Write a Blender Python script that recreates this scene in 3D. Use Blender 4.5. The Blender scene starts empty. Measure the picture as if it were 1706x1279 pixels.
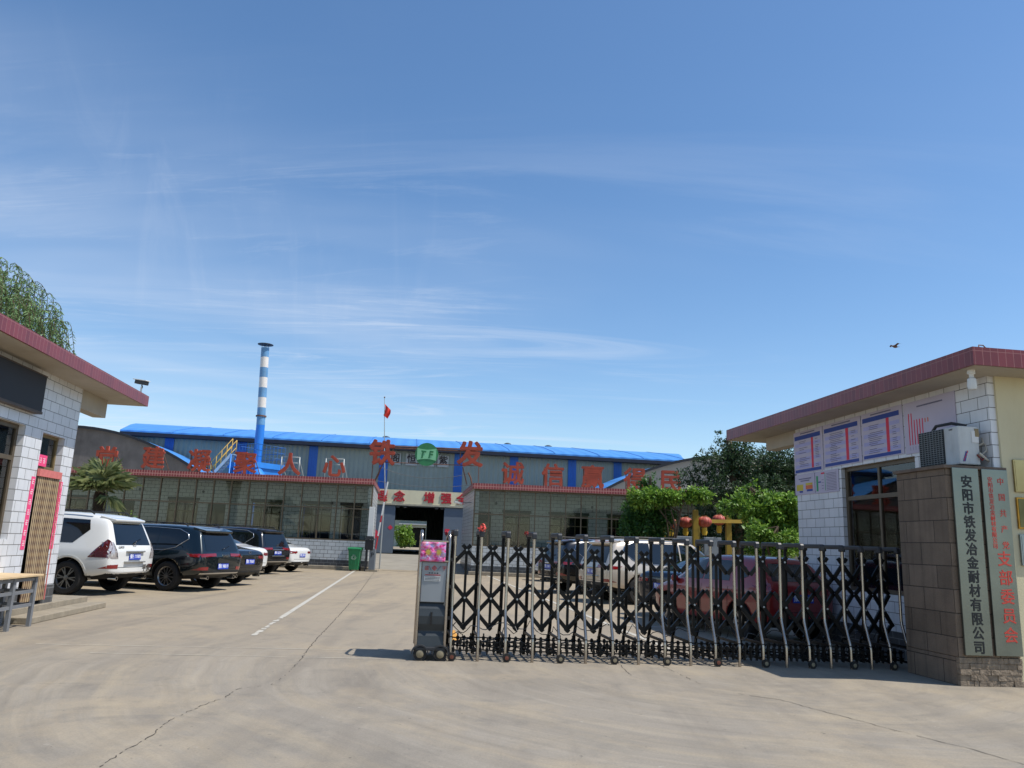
import bpy, bmesh, math, random
from mathutils import Matrix, Vector
from mathutils.bvhtree import BVHTree
S = bpy.context.scene
COL = S.collection
PI = math.pi
rnd = random.Random(7)

# ------------------------------------------------------------------ camera
F_, CX, CY, H = 1290., 853., 639.5, 1.5
_p = math.atan(267/1290); _r = math.atan(.04)
cp, sp, cr, sr = math.cos(_p), math.sin(_p), math.cos(_r), math.sin(_r)
FW = Vector((0, cp, sp)); U0 = Vector((0, -sp, cp)); R0 = Vector((1, 0, 0))
RT = cr*R0+sr*U0; UP = -sr*R0+cr*U0
cd = bpy.data.cameras.new('camera'); cam = bpy.data.objects.new('camera', cd); COL.objects.link(cam)
cd.sensor_fit = 'HORIZONTAL'; cd.sensor_width = 36.; cd.lens = 36*F_/1706; cd.clip_end = 3000; cd.clip_start = .05
m = Matrix((( RT.x, UP.x, -FW.x, 0), (RT.y, UP.y, -FW.y, 0), (RT.z, UP.z, -FW.z, H), (0, 0, 0, 1)))
cam.matrix_world = m
S.camera = cam

def atz(x, y, z=0.):
    "survey helper: where the sight line of a picture point meets height z"
    d = FW+RT*((x-CX)/F_)-UP*((y-CY)/F_); t = (z-H)/d.z
    return Vector((d.x*t, d.y*t, z))
def aty(x, y, Y):
    d = FW+RT*((x-CX)/F_)-UP*((y-CY)/F_); t = Y/d.y
    return Vector((d.x*t, Y, H+d.z*t))

# ------------------------------------------------------------------ materials
def lin(h):
    h = h.lstrip('#'); c = [int(h[i:i+2], 16)/255 for i in (0, 2, 4)]
    return tuple(x/12.92 if x <= .04045 else ((x+.055)/1.055)**2.4 for x in c)+(1,)
def nd(nt, t, **k):
    n = nt.nodes.new(t)
    for a, b in k.items(): setattr(n, a, b)
    return n
_M = {}
def mat(name, col, rough=.6, metal=0., var=.12, vs=3., bump=0., bs=40., coat=0., spec=.5, dirt=None):
    if name in _M: return _M[name]
    if isinstance(col, str): col = lin(col)
    if len(col) == 3: col = tuple(col)+(1,)
    M = bpy.data.materials.new(name); M.use_nodes = True; nt = M.node_tree; b = nt.nodes['Principled BSDF']
    b.inputs['Roughness'].default_value = rough; b.inputs['Metallic'].default_value = metal
    b.inputs['Coat Weight'].default_value = coat; b.inputs['Specular IOR Level'].default_value = spec
    tc = nd(nt, 'ShaderNodeTexCoord')
    if var:
        n = nd(nt, 'ShaderNodeTexNoise'); n.inputs['Scale'].default_value = vs; n.inputs['Detail'].default_value = 5
        nt.links.new(tc.outputs['Object'], n.inputs['Vector'])
        r = nd(nt, 'ShaderNodeMapRange'); r.inputs['From Min'].default_value = .3; r.inputs['From Max'].default_value = .7
        r.inputs['To Min'].default_value = 1-var; r.inputs['To Max'].default_value = 1+var
        nt.links.new(n.outputs['Fac'], r.inputs['Value'])
        x = nd(nt, 'ShaderNodeVectorMath', operation='SCALE'); x.inputs[0].default_value = col[:3]
        nt.links.new(r.outputs[0], x.inputs['Scale']); out = x.outputs[0]
        if dirt:
            n2 = nd(nt, 'ShaderNodeTexNoise'); n2.inputs['Scale'].default_value = dirt[1]; n2.inputs['Detail'].default_value = 8
            n2.inputs['Roughness'].default_value = .7
            mp = nd(nt, 'ShaderNodeMapping'); mp.inputs['Scale'].default_value = (1, 1, .25)
            nt.links.new(tc.outputs['Object'], mp.inputs[0]); nt.links.new(mp.outputs[0], n2.inputs['Vector'])
            r2 = nd(nt, 'ShaderNodeMapRange'); r2.inputs['From Min'].default_value = .5; r2.inputs['From Max'].default_value = .75
            r2.inputs['To Max'].default_value = dirt[2]
            nt.links.new(n2.outputs['Fac'], r2.inputs['Value'])
            mx = nd(nt, 'ShaderNodeMix', data_type='RGBA'); nt.links.new(r2.outputs[0], mx.inputs[0])
            nt.links.new(out, mx.inputs[6]); mx.inputs[7].default_value = lin(dirt[0]); out = mx.outputs[2]
        nt.links.new(out, b.inputs['Base Color'])
    else: b.inputs['Base Color'].default_value = col
    if bump:
        n = nd(nt, 'ShaderNodeTexNoise'); n.inputs['Scale'].default_value = bs; n.inputs['Detail'].default_value = 6
        nt.links.new(tc.outputs['Object'], n.inputs['Vector'])
        bp = nd(nt, 'ShaderNodeBump'); bp.inputs['Strength'].default_value = bump; bp.inputs['Distance'].default_value = .02
        nt.links.new(n.outputs['Fac'], bp.inputs['Height']); nt.links.new(bp.outputs[0], b.inputs['Normal'])
    _M[name] = M; return M

def tiles(name, c1, c2, mortar, bw, rh, ms, off=.5, rough=.3, soot=.15, bump=.3, sootcol='#6b6a62'):
    "rows of tiles laid out in metres through the mesh's own UV"
    if name in _M: return _M[name]
    M = bpy.data.materials.new(name); M.use_nodes = True; nt = M.node_tree; b = nt.nodes['Principled BSDF']
    uv = nd(nt, 'ShaderNodeUVMap'); uv.uv_map = 'UVMap'
    br = nd(nt, 'ShaderNodeTexBrick', offset=off)
    br.inputs['Scale'].default_value = 1; br.inputs['Color1'].default_value = lin(c1); br.inputs['Color2'].default_value = lin(c2)
    br.inputs['Mortar'].default_value = lin(mortar); br.inputs['Mortar Size'].default_value = ms
    br.inputs['Mortar Smooth'].default_value = .1
    br.inputs['Brick Width'].default_value = bw; br.inputs['Row Height'].default_value = rh
    nt.links.new(uv.outputs[0], br.inputs['Vector'])
    n = nd(nt, 'ShaderNodeTexNoise'); n.inputs['Scale'].default_value = 1.3; n.inputs['Detail'].default_value = 8; n.inputs['Roughness'].default_value = .65
    nt.links.new(uv.outputs[0], n.inputs['Vector'])
    r = nd(nt, 'ShaderNodeMapRange'); r.inputs['From Min'].default_value = .4; r.inputs['From Max'].default_value = .75; r.inputs['To Max'].default_value = soot*2
    nt.links.new(n.outputs['Fac'], r.inputs['Value'])
    mp = nd(nt, 'ShaderNodeMapping'); mp.inputs['Scale'].default_value = (9, .35, 1); nt.links.new(uv.outputs[0], mp.inputs[0])
    n3 = nd(nt, 'ShaderNodeTexNoise'); n3.inputs['Scale'].default_value = 1; n3.inputs['Detail'].default_value = 6; nt.links.new(mp.outputs[0], n3.inputs['Vector'])
    r3 = nd(nt, 'ShaderNodeMapRange'); r3.inputs['From Min'].default_value = .5; r3.inputs['From Max'].default_value = .75; r3.inputs['To Max'].default_value = soot*1.6; nt.links.new(n3.outputs['Fac'], r3.inputs['Value'])
    ad = nd(nt, 'ShaderNodeMath', operation='ADD'); nt.links.new(r.outputs[0], ad.inputs[0]); nt.links.new(r3.outputs[0], ad.inputs[1]); r = ad
    mx = nd(nt, 'ShaderNodeMix', data_type='RGBA'); nt.links.new(r.outputs[0], mx.inputs[0]); nt.links.new(br.outputs['Color'], mx.inputs[6])
    mx.inputs[7].default_value = lin(sootcol); nt.links.new(mx.outputs[2], b.inputs['Base Color'])
    b.inputs['Roughness'].default_value = rough
    if bump:
        bp = nd(nt, 'ShaderNodeBump'); bp.inputs['Strength'].default_value = bump; bp.inputs['Distance'].default_value = .01; bp.invert = True
        nt.links.new(br.outputs['Fac'], bp.inputs['Height']); nt.links.new(bp.outputs[0], b.inputs['Normal'])
    _M[name] = M; return M

def glass(name, tint, fres=1.0, rough=.02):
    if name in _M: return _M[name]
    M = bpy.data.materials.new(name); M.use_nodes = True; nt = M.node_tree
    for x in list(nt.nodes): nt.nodes.remove(x)
    o = nd(nt, 'ShaderNodeOutputMaterial'); t = nd(nt, 'ShaderNodeBsdfTransparent'); t.inputs[0].default_value = lin(tint)
    g = nd(nt, 'ShaderNodeBsdfGlossy'); g.inputs['Roughness'].default_value = rough; g.inputs[0].default_value = (1, 1, 1, 1)
    fr = nd(nt, 'ShaderNodeFresnel'); fr.inputs[0].default_value = 1.5
    mu = nd(nt, 'ShaderNodeMath', operation='MULTIPLY'); mu.inputs[1].default_value = fres; mu.use_clamp = True
    nt.links.new(fr.outputs[0], mu.inputs[0])
    mx = nd(nt, 'ShaderNodeMixShader'); nt.links.new(mu.outputs[0], mx.inputs[0]); nt.links.new(t.outputs[0], mx.inputs[1]); nt.links.new(g.outputs[0], mx.inputs[2])
    nt.links.new(mx.outputs[0], o.inputs[0]); _M[name] = M; return M

def corrug(name, c, pitch=.22, rough=.5, var=.1, axis=0):
    "corrugated sheet: ribs across the mesh's UV"
    if name in _M: return _M[name]
    M = mat(name, c, rough, var=var, vs=.6); nt = M.node_tree; b = nt.nodes['Principled BSDF']
    uv = nd(nt, 'ShaderNodeUVMap'); uv.uv_map = 'UVMap'
    w = nd(nt, 'ShaderNodeTexWave', wave_type='BANDS', bands_direction='X' if axis == 0 else 'Y', wave_profile='SIN')
    w.inputs['Scale'].default_value = .314/pitch; w.inputs['Distortion'].default_value = 0
    nt.links.new(uv.outputs[0], w.inputs['Vector'])
    bp = nd(nt, 'ShaderNodeBump'); bp.inputs['Strength'].default_value = 1; bp.inputs['Distance'].default_value = .04
    nt.links.new(w.outputs['Fac'], bp.inputs['Height']); nt.links.new(bp.outputs[0], b.inputs['Normal'])
    return M

def leafmat(name, c1, c2, rough=.5):
    if name in _M: return _M[name]
    M = bpy.data.materials.new(name); M.use_nodes = True; nt = M.node_tree; b = nt.nodes['Principled BSDF']
    g = nd(nt, 'ShaderNodeNewGeometry'); rp = nd(nt, 'ShaderNodeMix', data_type='RGBA')
    nt.links.new(g.outputs['Random Per Island'], rp.inputs[0]); rp.inputs[6].default_value = lin(c1); rp.inputs[7].default_value = lin(c2)
    nt.links.new(rp.outputs[2], b.inputs['Base Color']); b.inputs['Roughness'].default_value = rough
    o = nt.nodes['Material Output']; tr = nd(nt, 'ShaderNodeBsdfTranslucent'); nt.links.new(rp.outputs[2], tr.inputs[0])
    mx = nd(nt, 'ShaderNodeMixShader'); mx.inputs[0].default_value = .3
    nt.links.new(b.outputs[0], mx.inputs[1]); nt.links.new(tr.outputs[0], mx.inputs[2]); nt.links.new(mx.outputs[0], o.inputs[0])
    _M[name] = M; return M

# ------------------------------------------------------------------ mesh building
class MB:
    def __init__(s): s.v = []; s.f = []; s.mi = []; s.sm = []
    def add(s, vs, fs, m=0, sm=False):
        o = len(s.v); s.v += [tuple(x) for x in vs]
        for f in fs: s.f.append(tuple(i+o for i in f)); s.mi.append(m); s.sm.append(sm)
        return s
    def box(s, x0, x1, y0, y1, z0, z1, m=0, M=None):
        c = [(x, y, z) for z in (z0, z1) for y in (y0, y1) for x in (x0, x1)]
        if M: c = [M @ Vector(q) for q in c]
        return s.add(c, [(0, 2, 3, 1), (4, 5, 7, 6), (0, 1, 5, 4), (2, 6, 7, 3), (0, 4, 6, 2), (1, 3, 7, 5)], m)
    def bar(s, a, b, w, h, m=0, up=(0, 0, 1)):
        a, b = Vector(a), Vector(b); d = (b-a); L = d.length; d.normalize(); up = Vector(up)
        if abs(d.dot(up)) > .98: up = Vector((0, 1, 0))
        x = d.cross(up).normalized(); y = x.cross(d)
        M = Matrix(((x.x, d.x, y.x, a.x), (x.y, d.y, y.y, a.y), (x.z, d.z, y.z, a.z), (0, 0, 0, 1)))
        return s.box(-w/2, w/2, 0, L, -h/2, h/2, m, M)
    def tube(s, pts, r, n=8, m=0, caps=True):
        pts = [Vector(p) for p in pts]; rs = r if isinstance(r, (list, tuple)) else [r]*len(pts)
        rings = []; prev = None
        for i, p in enumerate(pts):
            t = (pts[min(i+1, len(pts)-1)]-pts[max(i-1, 0)]).normalized()
            if prev is None:
                a = Vector((0, 0, 1)) if abs(t.z) < .9 else Vector((1, 0, 0)); x = t.cross(a).normalized()
            else: x = (prev-t*prev.dot(t)).normalized()
            prev = x; y = t.cross(x)
            rings.append([p+(x*math.cos(2*PI*k/n)+y*math.sin(2*PI*k/n))*rs[i] for k in range(n)])
        vs = [q for g in rings for q in g]; fs = []
        for i in range(len(pts)-1):
            for k in range(n): fs.append((i*n+k, i*n+(k+1) % n, (i+1)*n+(k+1) % n, (i+1)*n+k))
        s.add(vs, fs, m, True)
        if caps:
            o = len(s.v)-len(vs)
            s.f.append(tuple(o+k for k in range(n-1, -1, -1))); s.mi.append(m); s.sm.append(False)
            s.f.append(tuple(o+(len(pts)-1)*n+k for k in range(n))); s.mi.append(m); s.sm.append(False)
        return s
    def lathe(s, prof, c, axis='z', n=16, m=0):
        c = Vector(c); vs = []
        for r, h in prof:
            for k in range(n):
                a = 2*PI*k/n; u, v = r*math.cos(a), r*math.sin(a)
                vs.append(c+(Vector((u, v, h)) if axis == 'z' else Vector((u, h, v)) if axis == 'y' else Vector((h, u, v))))
        fs = []
        for i in range(len(prof)-1):
            for k in range(n): fs.append((i*n+k, i*n+(k+1) % n, (i+1)*n+(k+1) % n, (i+1)*n+k))
        return s.add(vs, fs, m, True)
    def prism(s, poly, axis, a, b, m=0):
        "closed outline in the plane across the axis, from a to b"
        def P(u, v, w): return (w, u, v) if axis == 'x' else (u, w, v) if axis == 'y' else (u, v, w)
        n = len(poly); vs = [P(u, v, a) for u, v in poly]+[P(u, v, b) for u, v in poly]
        fs = [tuple(range(n-1, -1, -1)), tuple(range(n, 2*n))]+[(i, (i+1) % n, n+(i+1) % n, n+i) for i in range(n)]
        return s.add(vs, fs, m)
    def build(s, name, mats, parent=None, bevel=0, M=None, smooth=None, fix=True):
        me = bpy.data.meshes.new(name); me.from_pydata(s.v, [], s.f)
        if not isinstance(mats, (list, tuple)): mats = [mats]
        for x in mats: me.materials.append(x)
        me.polygons.foreach_set('material_index', s.mi); me.polygons.foreach_set('use_smooth', s.sm if smooth is None else [smooth]*len(s.f))
        if fix:
            bm = bmesh.new(); bm.from_mesh(me); bmesh.ops.recalc_face_normals(bm, faces=bm.faces)
            for e in bm.edges:
                if len(e.link_faces) == 2 and e.calc_face_angle(0) > .65: e.smooth = False
            bm.to_mesh(me); bm.free()
        boxuv(me)
        o = bpy.data.objects.new(name, me); COL.objects.link(o)
        if parent: o.parent = parent
        if M is not None: o.matrix_local = M
        if bevel:
            b = o.modifiers.new('b', 'BEVEL'); b.width = bevel; b.segments = 2; b.limit_method = 'ANGLE'
        return o
def boxuv(me):
    uv = me.uv_layers.new(name='UVMap') if not me.uv_layers else me.uv_layers[0]
    V = me.vertices
    for p in me.polygons:
        n = p.normal; a = max(range(3), key=lambda i: abs(n[i]))
        for li in p.loop_indices:
            c = V[me.loops[li].vertex_index].co
            uv.data[li].uv = (c.y, c.z) if a == 0 else (c.x, c.z) if a == 1 else (c.x, c.y)

def tag(o, label=None, cat=None, group=None, kind=None):
    if label: o['label'] = label
    if cat: o['category'] = cat
    if group: o['group'] = group
    if kind: o['kind'] = kind
    return o
def empty(name, loc=(0, 0, 0), rz=0., label=None, cat=None, group=None):
    o = bpy.data.objects.new(name, None); COL.objects.link(o); o.location = loc; o.rotation_euler = (0, 0, rz); o.empty_display_size = .2
    return tag(o, label, cat, group)
def children(o): return [c for c in bpy.data.objects if c.parent == o]
def txt(s, size, ma, name, parent=None, M=None, ext=.005, bold=0., sx=1., align='CENTER'):
    cu = bpy.data.curves.new('t', 'FONT'); cu.body = s; cu.size = size; cu.extrude = ext
    cu.align_x = align; cu.align_y = 'CENTER'; cu.resolution_u = 3
    t = bpy.data.objects.new('t', cu); COL.objects.link(t); bpy.context.view_layer.update()
    dg = bpy.context.evaluated_depsgraph_get(); me = bpy.data.meshes.new_from_object(t.evaluated_get(dg))
    COL.objects.unlink(t); bpy.data.objects.remove(t)
    if bold:
        # heavier strokes: copies shifted sideways, each a hair deeper than the last
        bm = bmesh.new(); n8 = 8 if bold > .01 else 6
        for k in range(n8):
            m2 = me.copy(); a = 2*PI*k/n8; m2.transform(Matrix.Translation((bold*math.cos(a), bold*math.sin(a), -.0006*(k+1)))); bm.from_mesh(m2); bpy.data.meshes.remove(m2)
        bm.from_mesh(me); bm.to_mesh(me); bm.free()
    if sx != 1: me.transform(Matrix.Scale(sx, 4, (1, 0, 0)))
    me.materials.clear(); me.materials.append(ma); me.name = name
    o = bpy.data.objects.new(name, me); COL.objects.link(o)
    if parent: o.parent = parent
    if M is not None: o.matrix_local = M
    return o
def face(x, y, z, d):
    "a text frame: letters upright, read from direction d ('-y','+x','-x')"
    R = {'-y': Matrix(((1, 0, 0), (0, 0, -1), (0, 1, 0))), '+x': Matrix(((0, 0, 1), (1, 0, 0), (0, 1, 0))), '-x': Matrix(((0, 0, -1), (-1, 0, 0), (0, 1, 0)))}[d].to_4x4()
    return Matrix.Translation((x, y, z)) @ R

ROT = math.atan(.12757/.99183)
UD = Vector((-math.sin(ROT), math.cos(ROT), 0)); ND = Vector((math.cos(ROT), math.sin(ROT), 0))
W1 = '#e2e4e6'
TILE_L = tiles('white_glazed_tile', '#dfe0e2', '#d6d8db', '#55544f', .33, .17, .005, soot=.08)
TILE_A = tiles('annexe_glazed_tile', '#c3c7c8', '#b8bdbe', '#3e403e', .36, .18, .009, soot=.12)
BRICKRED = tiles('brick_red_edge_tile', '#7f3234', '#6d292c', '#9a6660', .11, .6, .004, off=0, rough=.35, soot=.06, sootcol='#5a3838')
DARKTILE = tiles('dark_skirting_tile', '#3c4148', '#343a40', '#7c7f80', .3, .15, .006, soot=.1)
PLASTER = mat('eave_plaster', '#aaa294', .9, var=.08, vs=2, bump=.2, dirt=('#8d8371', 1.2, .35))
CONC = mat('step_concrete', '#8f8573', .9, var=.14, vs=5, bump=.5, bs=30, dirt=('#6f6659', 3, .5))
BLACK = mat('black_enamel', '#121317', .3, var=.1)
DARK = mat('dark_grey_plastic', '#2a2c2f', .55, var=.1)
STEEL = mat('stainless_tube', '#a79d92', .22, .9, var=.12, vs=6)
BRONZE = mat('bronze_window_frame', '#645847', .4, .4, var=.12)
GREYM = mat('grey_painted_metal', '#70777c', .45, .2, var=.08)
WHITEP = mat('white_paint', '#d8d8d4', .5, var=.05)
PINK = mat('pink_paper', '#e8487c', .7, var=.1, vs=12)
REDL = mat('faded_red_letter', '#9c3f28', .6, var=.28, vs=2.5, dirt=('#7a2a20', 2.5, .5))
RUST = mat('rusty_bracket', '#6c4a3a', .8, var=.3, vs=10)
# ------------------------------------------------------------------ ground
def ground_mat():
    M = bpy.data.materials.new('worn_concrete'); M.use_nodes = True; nt = M.node_tree; b = nt.nodes['Principled BSDF']; L = nt.links.new
    tc = nd(nt, 'ShaderNodeTexCoord')
    def noise(sc, det=6, ro=.6, map_=None, dist=0.):
        n = nd(nt, 'ShaderNodeTexNoise'); n.inputs['Scale'].default_value = sc; n.inputs['Detail'].default_value = det
        n.inputs['Roughness'].default_value = ro; n.inputs['Distortion'].default_value = dist
        src = tc.outputs['Object']
        if map_:
            mp = nd(nt, 'ShaderNodeMapping'); mp.inputs['Rotation'].default_value = (0, 0, map_[0]); mp.inputs['Scale'].default_value = (map_[1], map_[2], 1)
            L(src, mp.inputs[0]); src = mp.outputs[0]
        L(src, n.inputs['Vector']); return n.outputs['Fac']
    def rng(x, a, b_, c, d):
        r = nd(nt, 'ShaderNodeMapRange'); L(x, r.inputs['Value'])
        for k, v in zip(('From Min', 'From Max', 'To Min', 'To Max'), (a, b_, c, d)): r.inputs[k].default_value = v
        return r.outputs[0]
    def mix(f, a, c, mode='MIX'):
        mx = nd(nt, 'ShaderNodeMix', data_type='RGBA', blend_type=mode); L(f, mx.inputs[0]) if not isinstance(f, float) else setattr(mx.inputs[0], 'default_value', f)
        L(a, mx.inputs[6]) if not isinstance(a, tuple) else setattr(mx.inputs[6], 'default_value', a)
        L(c, mx.inputs[7]) if not isinstance(c, tuple) else setattr(mx.inputs[7], 'default_value', c)
        return mx.outputs[2]
    base = mix(rng(noise(.12, 4, .5), .35, .65, 0, 1), lin('#8b8274'), lin('#978d7d'))
    # greyer rubbed lane in front of the gate, sandier dust inside the yard
    sx = nd(nt, 'ShaderNodeSeparateXYZ'); L(tc.outputs['Object'], sx.inputs[0])
    dust = rng(sx.outputs['Y'], 7, 20, 0, 1)
    base = mix(dust, mix(.5, base, lin('#857e72')), mix(.5, base, lin('#9d8b6c')))
    # tyre sweeps: vehicles leave the drive and turn towards the lower right, so the marks are arcs about one centre
    sb = nd(nt, 'ShaderNodeVectorMath', operation='SUBTRACT'); L(tc.outputs['Object'], sb.inputs[0]); sb.inputs[1].default_value = (3.6, 11.2, 0)
    wob = nd(nt, 'ShaderNodeTexNoise'); wob.inputs['Scale'].default_value = .35; wob.inputs['Detail'].default_value = 2; L(tc.outputs['Object'], wob.inputs['Vector'])
    wv = nd(nt, 'ShaderNodeVectorMath', operation='SCALE'); wv.inputs['Scale'].default_value = .7; L(wob.outputs['Color'], wv.inputs[0])
    ad = nd(nt, 'ShaderNodeVectorMath', operation='ADD'); L(sb.outputs[0], ad.inputs[0]); L(wv.outputs[0], ad.inputs[1])
    ln = nd(nt, 'ShaderNodeVectorMath', operation='LENGTH'); L(ad.outputs[0], ln.inputs[0])
    sp2 = nd(nt, 'ShaderNodeSeparateXYZ'); L(ad.outputs[0], sp2.inputs[0])
    at2 = nd(nt, 'ShaderNodeMath', operation='ARCTAN2'); L(sp2.outputs['Y'], at2.inputs[0]); L(sp2.outputs['X'], at2.inputs[1])
    def arc(fr, fa, det, ro, off=0.):
        a = nd(nt, 'ShaderNodeMath', operation='MULTIPLY'); L(ln.outputs['Value'], a.inputs[0]); a.inputs[1].default_value = fr
        b2 = nd(nt, 'ShaderNodeMath', operation='MULTIPLY'); L(at2.outputs[0], b2.inputs[0]); b2.inputs[1].default_value = fa
        c = nd(nt, 'ShaderNodeCombineXYZ'); L(a.outputs[0], c.inputs[0]); L(b2.outputs[0], c.inputs[1]); c.inputs[2].default_value = off
        n = nd(nt, 'ShaderNodeTexNoise'); n.inputs['Scale'].default_value = 1; n.inputs['Detail'].default_value = det; n.inputs['Roughness'].default_value = ro; L(c.outputs[0], n.inputs['Vector']); return n.outputs['Fac']
    near = rng(sx.outputs['Y'], 13, 9, .1, 1)
    def mul(a, b2):
        q = nd(nt, 'ShaderNodeMath', operation='MULTIPLY'); L(a, q.inputs[0]); L(b2, q.inputs[1]); return q.outputs[0]
    base = mix(mul(rng(arc(1.1, 1.3, 5, .6), .45, .66, 0, .42), near), base, lin('#746d61'))
    base = mix(mul(rng(arc(4.5, 1.6, 6, .65, 4.), .50, .70, 0, .33), near), base, lin('#a89f8f'))
    base = mix(mul(rng(arc(7.0, 2.4, 5, .6, 9.), .52, .68, 0, .30), near), base, lin('#686156'))
    base = mix(mul(rng(arc(2.2, 1.0, 6, .7, 14.), .48, .68, 0, .42), near), base, lin('#a8997e'))
    # marks running up the yard along the drive
    base = mix(rng(noise(1.0, 5, .6, (-.128, 1.8, .16), .6), .48, .68, 0, .5), base, lin('#746c60'))
    base = mix(rng(noise(.5, 7, .7), .50, .66, 0, .5), base, lin('#a6967b'))
    base = mix(rng(noise(.9, 7, .7, (0, 1, 1), 1.), .54, .70, 0, .45), base, lin('#6f6a61'))
    blot = rng(noise(2.2, 8, .75), .52, .72, 0, .4)
    base = mix(blot, base, lin('#625e57'))
    spots = rng(noise(14, 3, .5), .70, .74, 0, .6)
    base = mix(spots, base, lin('#5a544a'))
    chips = rng(noise(9, 4, .6), .69, .73, 0, .5)
    base = mix(chips, base, lin('#aba597'))
    fine = rng(noise(55, 6, .7), .3, .7, .86, 1.14)
    v = nd(nt, 'ShaderNodeVectorMath', operation='SCALE'); L(base, v.inputs[0]); L(fine, v.inputs['Scale'])
    L(v.outputs[0], b.inputs['Base Color']); b.inputs['Roughness'].default_value = .88
    bp = nd(nt, 'ShaderNodeBump'); bp.inputs['Strength'].default_value = .35; bp.inputs['Distance'].default_value = .01
    L(noise(70, 6, .7), bp.inputs['Height']); L(bp.outputs[0], b.inputs['Normal'])
    return M
GM = ground_mat()
g = MB(); g.add([(-500, -60, 0), (500, -60, 0), (500, 900, 0), (-500, 900, 0)], [(0, 1, 2, 3)])
tag(g.build('ground', GM), 'worn grey concrete yard', kind='structure')

def strip(pts, w, jit=0., z=.004, seg=.3, seed=1, wear=0.):
    "a flat painted or cracked line on the ground"
    R = random.Random(seed); P = []
    for a, b in zip(pts[:-1], pts[1:]):
        a, b = Vector(a[:2]), Vector(b[:2]); n = max(1, int((b-a).length/seg))
        P += [a.lerp(b, k/n) for k in range(n)]
    P.append(Vector(pts[-1][:2])); mb = MB(); Q = []
    for i, p in enumerate(P):
        t = (P[min(i+1, len(P)-1)]-P[max(0, i-1)]).normalized(); nn = Vector((-t.y, t.x))
        off = R.uniform(-jit, jit); ww = w*(R.uniform(.35, 1.3) if jit else 1)
        Q.append((p+nn*(off+ww/2), p+nn*(off-ww/2)))
    for i in range(len(Q)-1):
        if wear and R.random() < wear: continue
        a, b, c, d = Q[i][0], Q[i][1], Q[i+1][1], Q[i+1][0]
        mb.add([(q.x, q.y, z) for q in (a, b, c, d)], [(0, 1, 2, 3)])
    return mb
LINEW = mat('worn_road_paint', '#b4afa2', .8, var=.15, vs=6, dirt=('#9f9788', 5, .7))
CRK = mat('crack_dark', '#3b362f', .95, var=.3, vs=8)
GA = lambda *q: [atz(*p) for p in q]
mb = strip(GA((592, 950), (470, 1028)), .10, z=.005)
mb2 = strip(GA((470, 1028), (420, 1060)), .09, .012, z=.005, seg=.09, wear=.35); mb.add(mb2.v, mb2.f)
tag(mb.build('lane_line', LINEW), 'worn white line along the left side of the drive', kind='structure')
mb = strip(GA((802, 955), (1100, 1075), (1130, 1088)), .10, z=.005)
tag(mb.build('lane_line', LINEW), 'worn white line along the right side of the drive', kind='structure')
for q in [((440, 985), (505, 987)), ((500, 962), (560, 964)), ((815, 960), (925, 966)), ((860, 985), (990, 992)), ((905, 1010), (1080, 1018)), ((980, 1040), (1130, 1046))]:
    tag(strip(GA(*q), .09, z=.005).build('bay_line', LINEW), 'faded parking bay line', kind='structure')
tag(strip(GA((752, 1050), (760, 1068)), .12, z=.006).build('yellow_floor_mark', mat('yellow_floor_paint', '#c8903a', .8, var=.2, vs=9)), 'yellow painted mark on the drive', kind='structure')
cr1 = GA((627, 948), (600, 985), (565, 1025), (530, 1062), (510, 1085), (500, 1101), (488, 1112), (470, 1130), (452, 1141), (395, 1148), (375, 1162), (340, 1174), (300, 1192), (275, 1205), (262, 1218), (232, 1238), (200, 1256), (165, 1278), (140, 1296))
mb = strip(cr1[:6], .010, .012, seg=.06, seed=3, wear=.04); m2 = strip(cr1[5:10], .007, .012, seg=.05, seed=4, wear=.4); m3 = strip(cr1[9:], .008, .014, seg=.045, seed=6, wear=.28); mb.add(m2.v, m2.f); mb.add(m3.v, m3.f)
tag(mb.build('pavement_crack', CRK), 'long crack running down the drive', kind='structure')
cr2 = GA((1100, 1108), (1130, 1122), (1168, 1140))
cr3 = GA((1230, 1156), (1300, 1166), (1370, 1185), (1440, 1203), (1480, 1214), (1540, 1229), (1620, 1249), (1706, 1274))
cr4 = GA((0, 1140), (110, 1139), (200, 1141), (300, 1143)); cr5 = GA((1030, 1104), (1052, 1126)); cr6 = GA((452, 1141), (560, 1146), (700, 1149), (860, 1152))
for k, c in enumerate((cr2, cr3, cr4, cr5, cr6)):
    tag(strip(c, [.006, .009, .004, .006, .003][k], .012, seg=.06, seed=5+k, wear=[.1, .03, .35, 0, .45][k]).build('pavement_crack', CRK), 'crack in the concrete', kind='structure')
RAIL = mat('rail_groove', '#bcb4a4', .8, var=.2, vs=5)
for a, b in ((((60, 1073)), (700, 1085)), ((150, 1088), (700, 1099))):
    tag(strip(GA(a, b), .022, .002, seg=.4).build('gate_track', RAIL), 'thin gate track across the drive', kind='structure')

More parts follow.
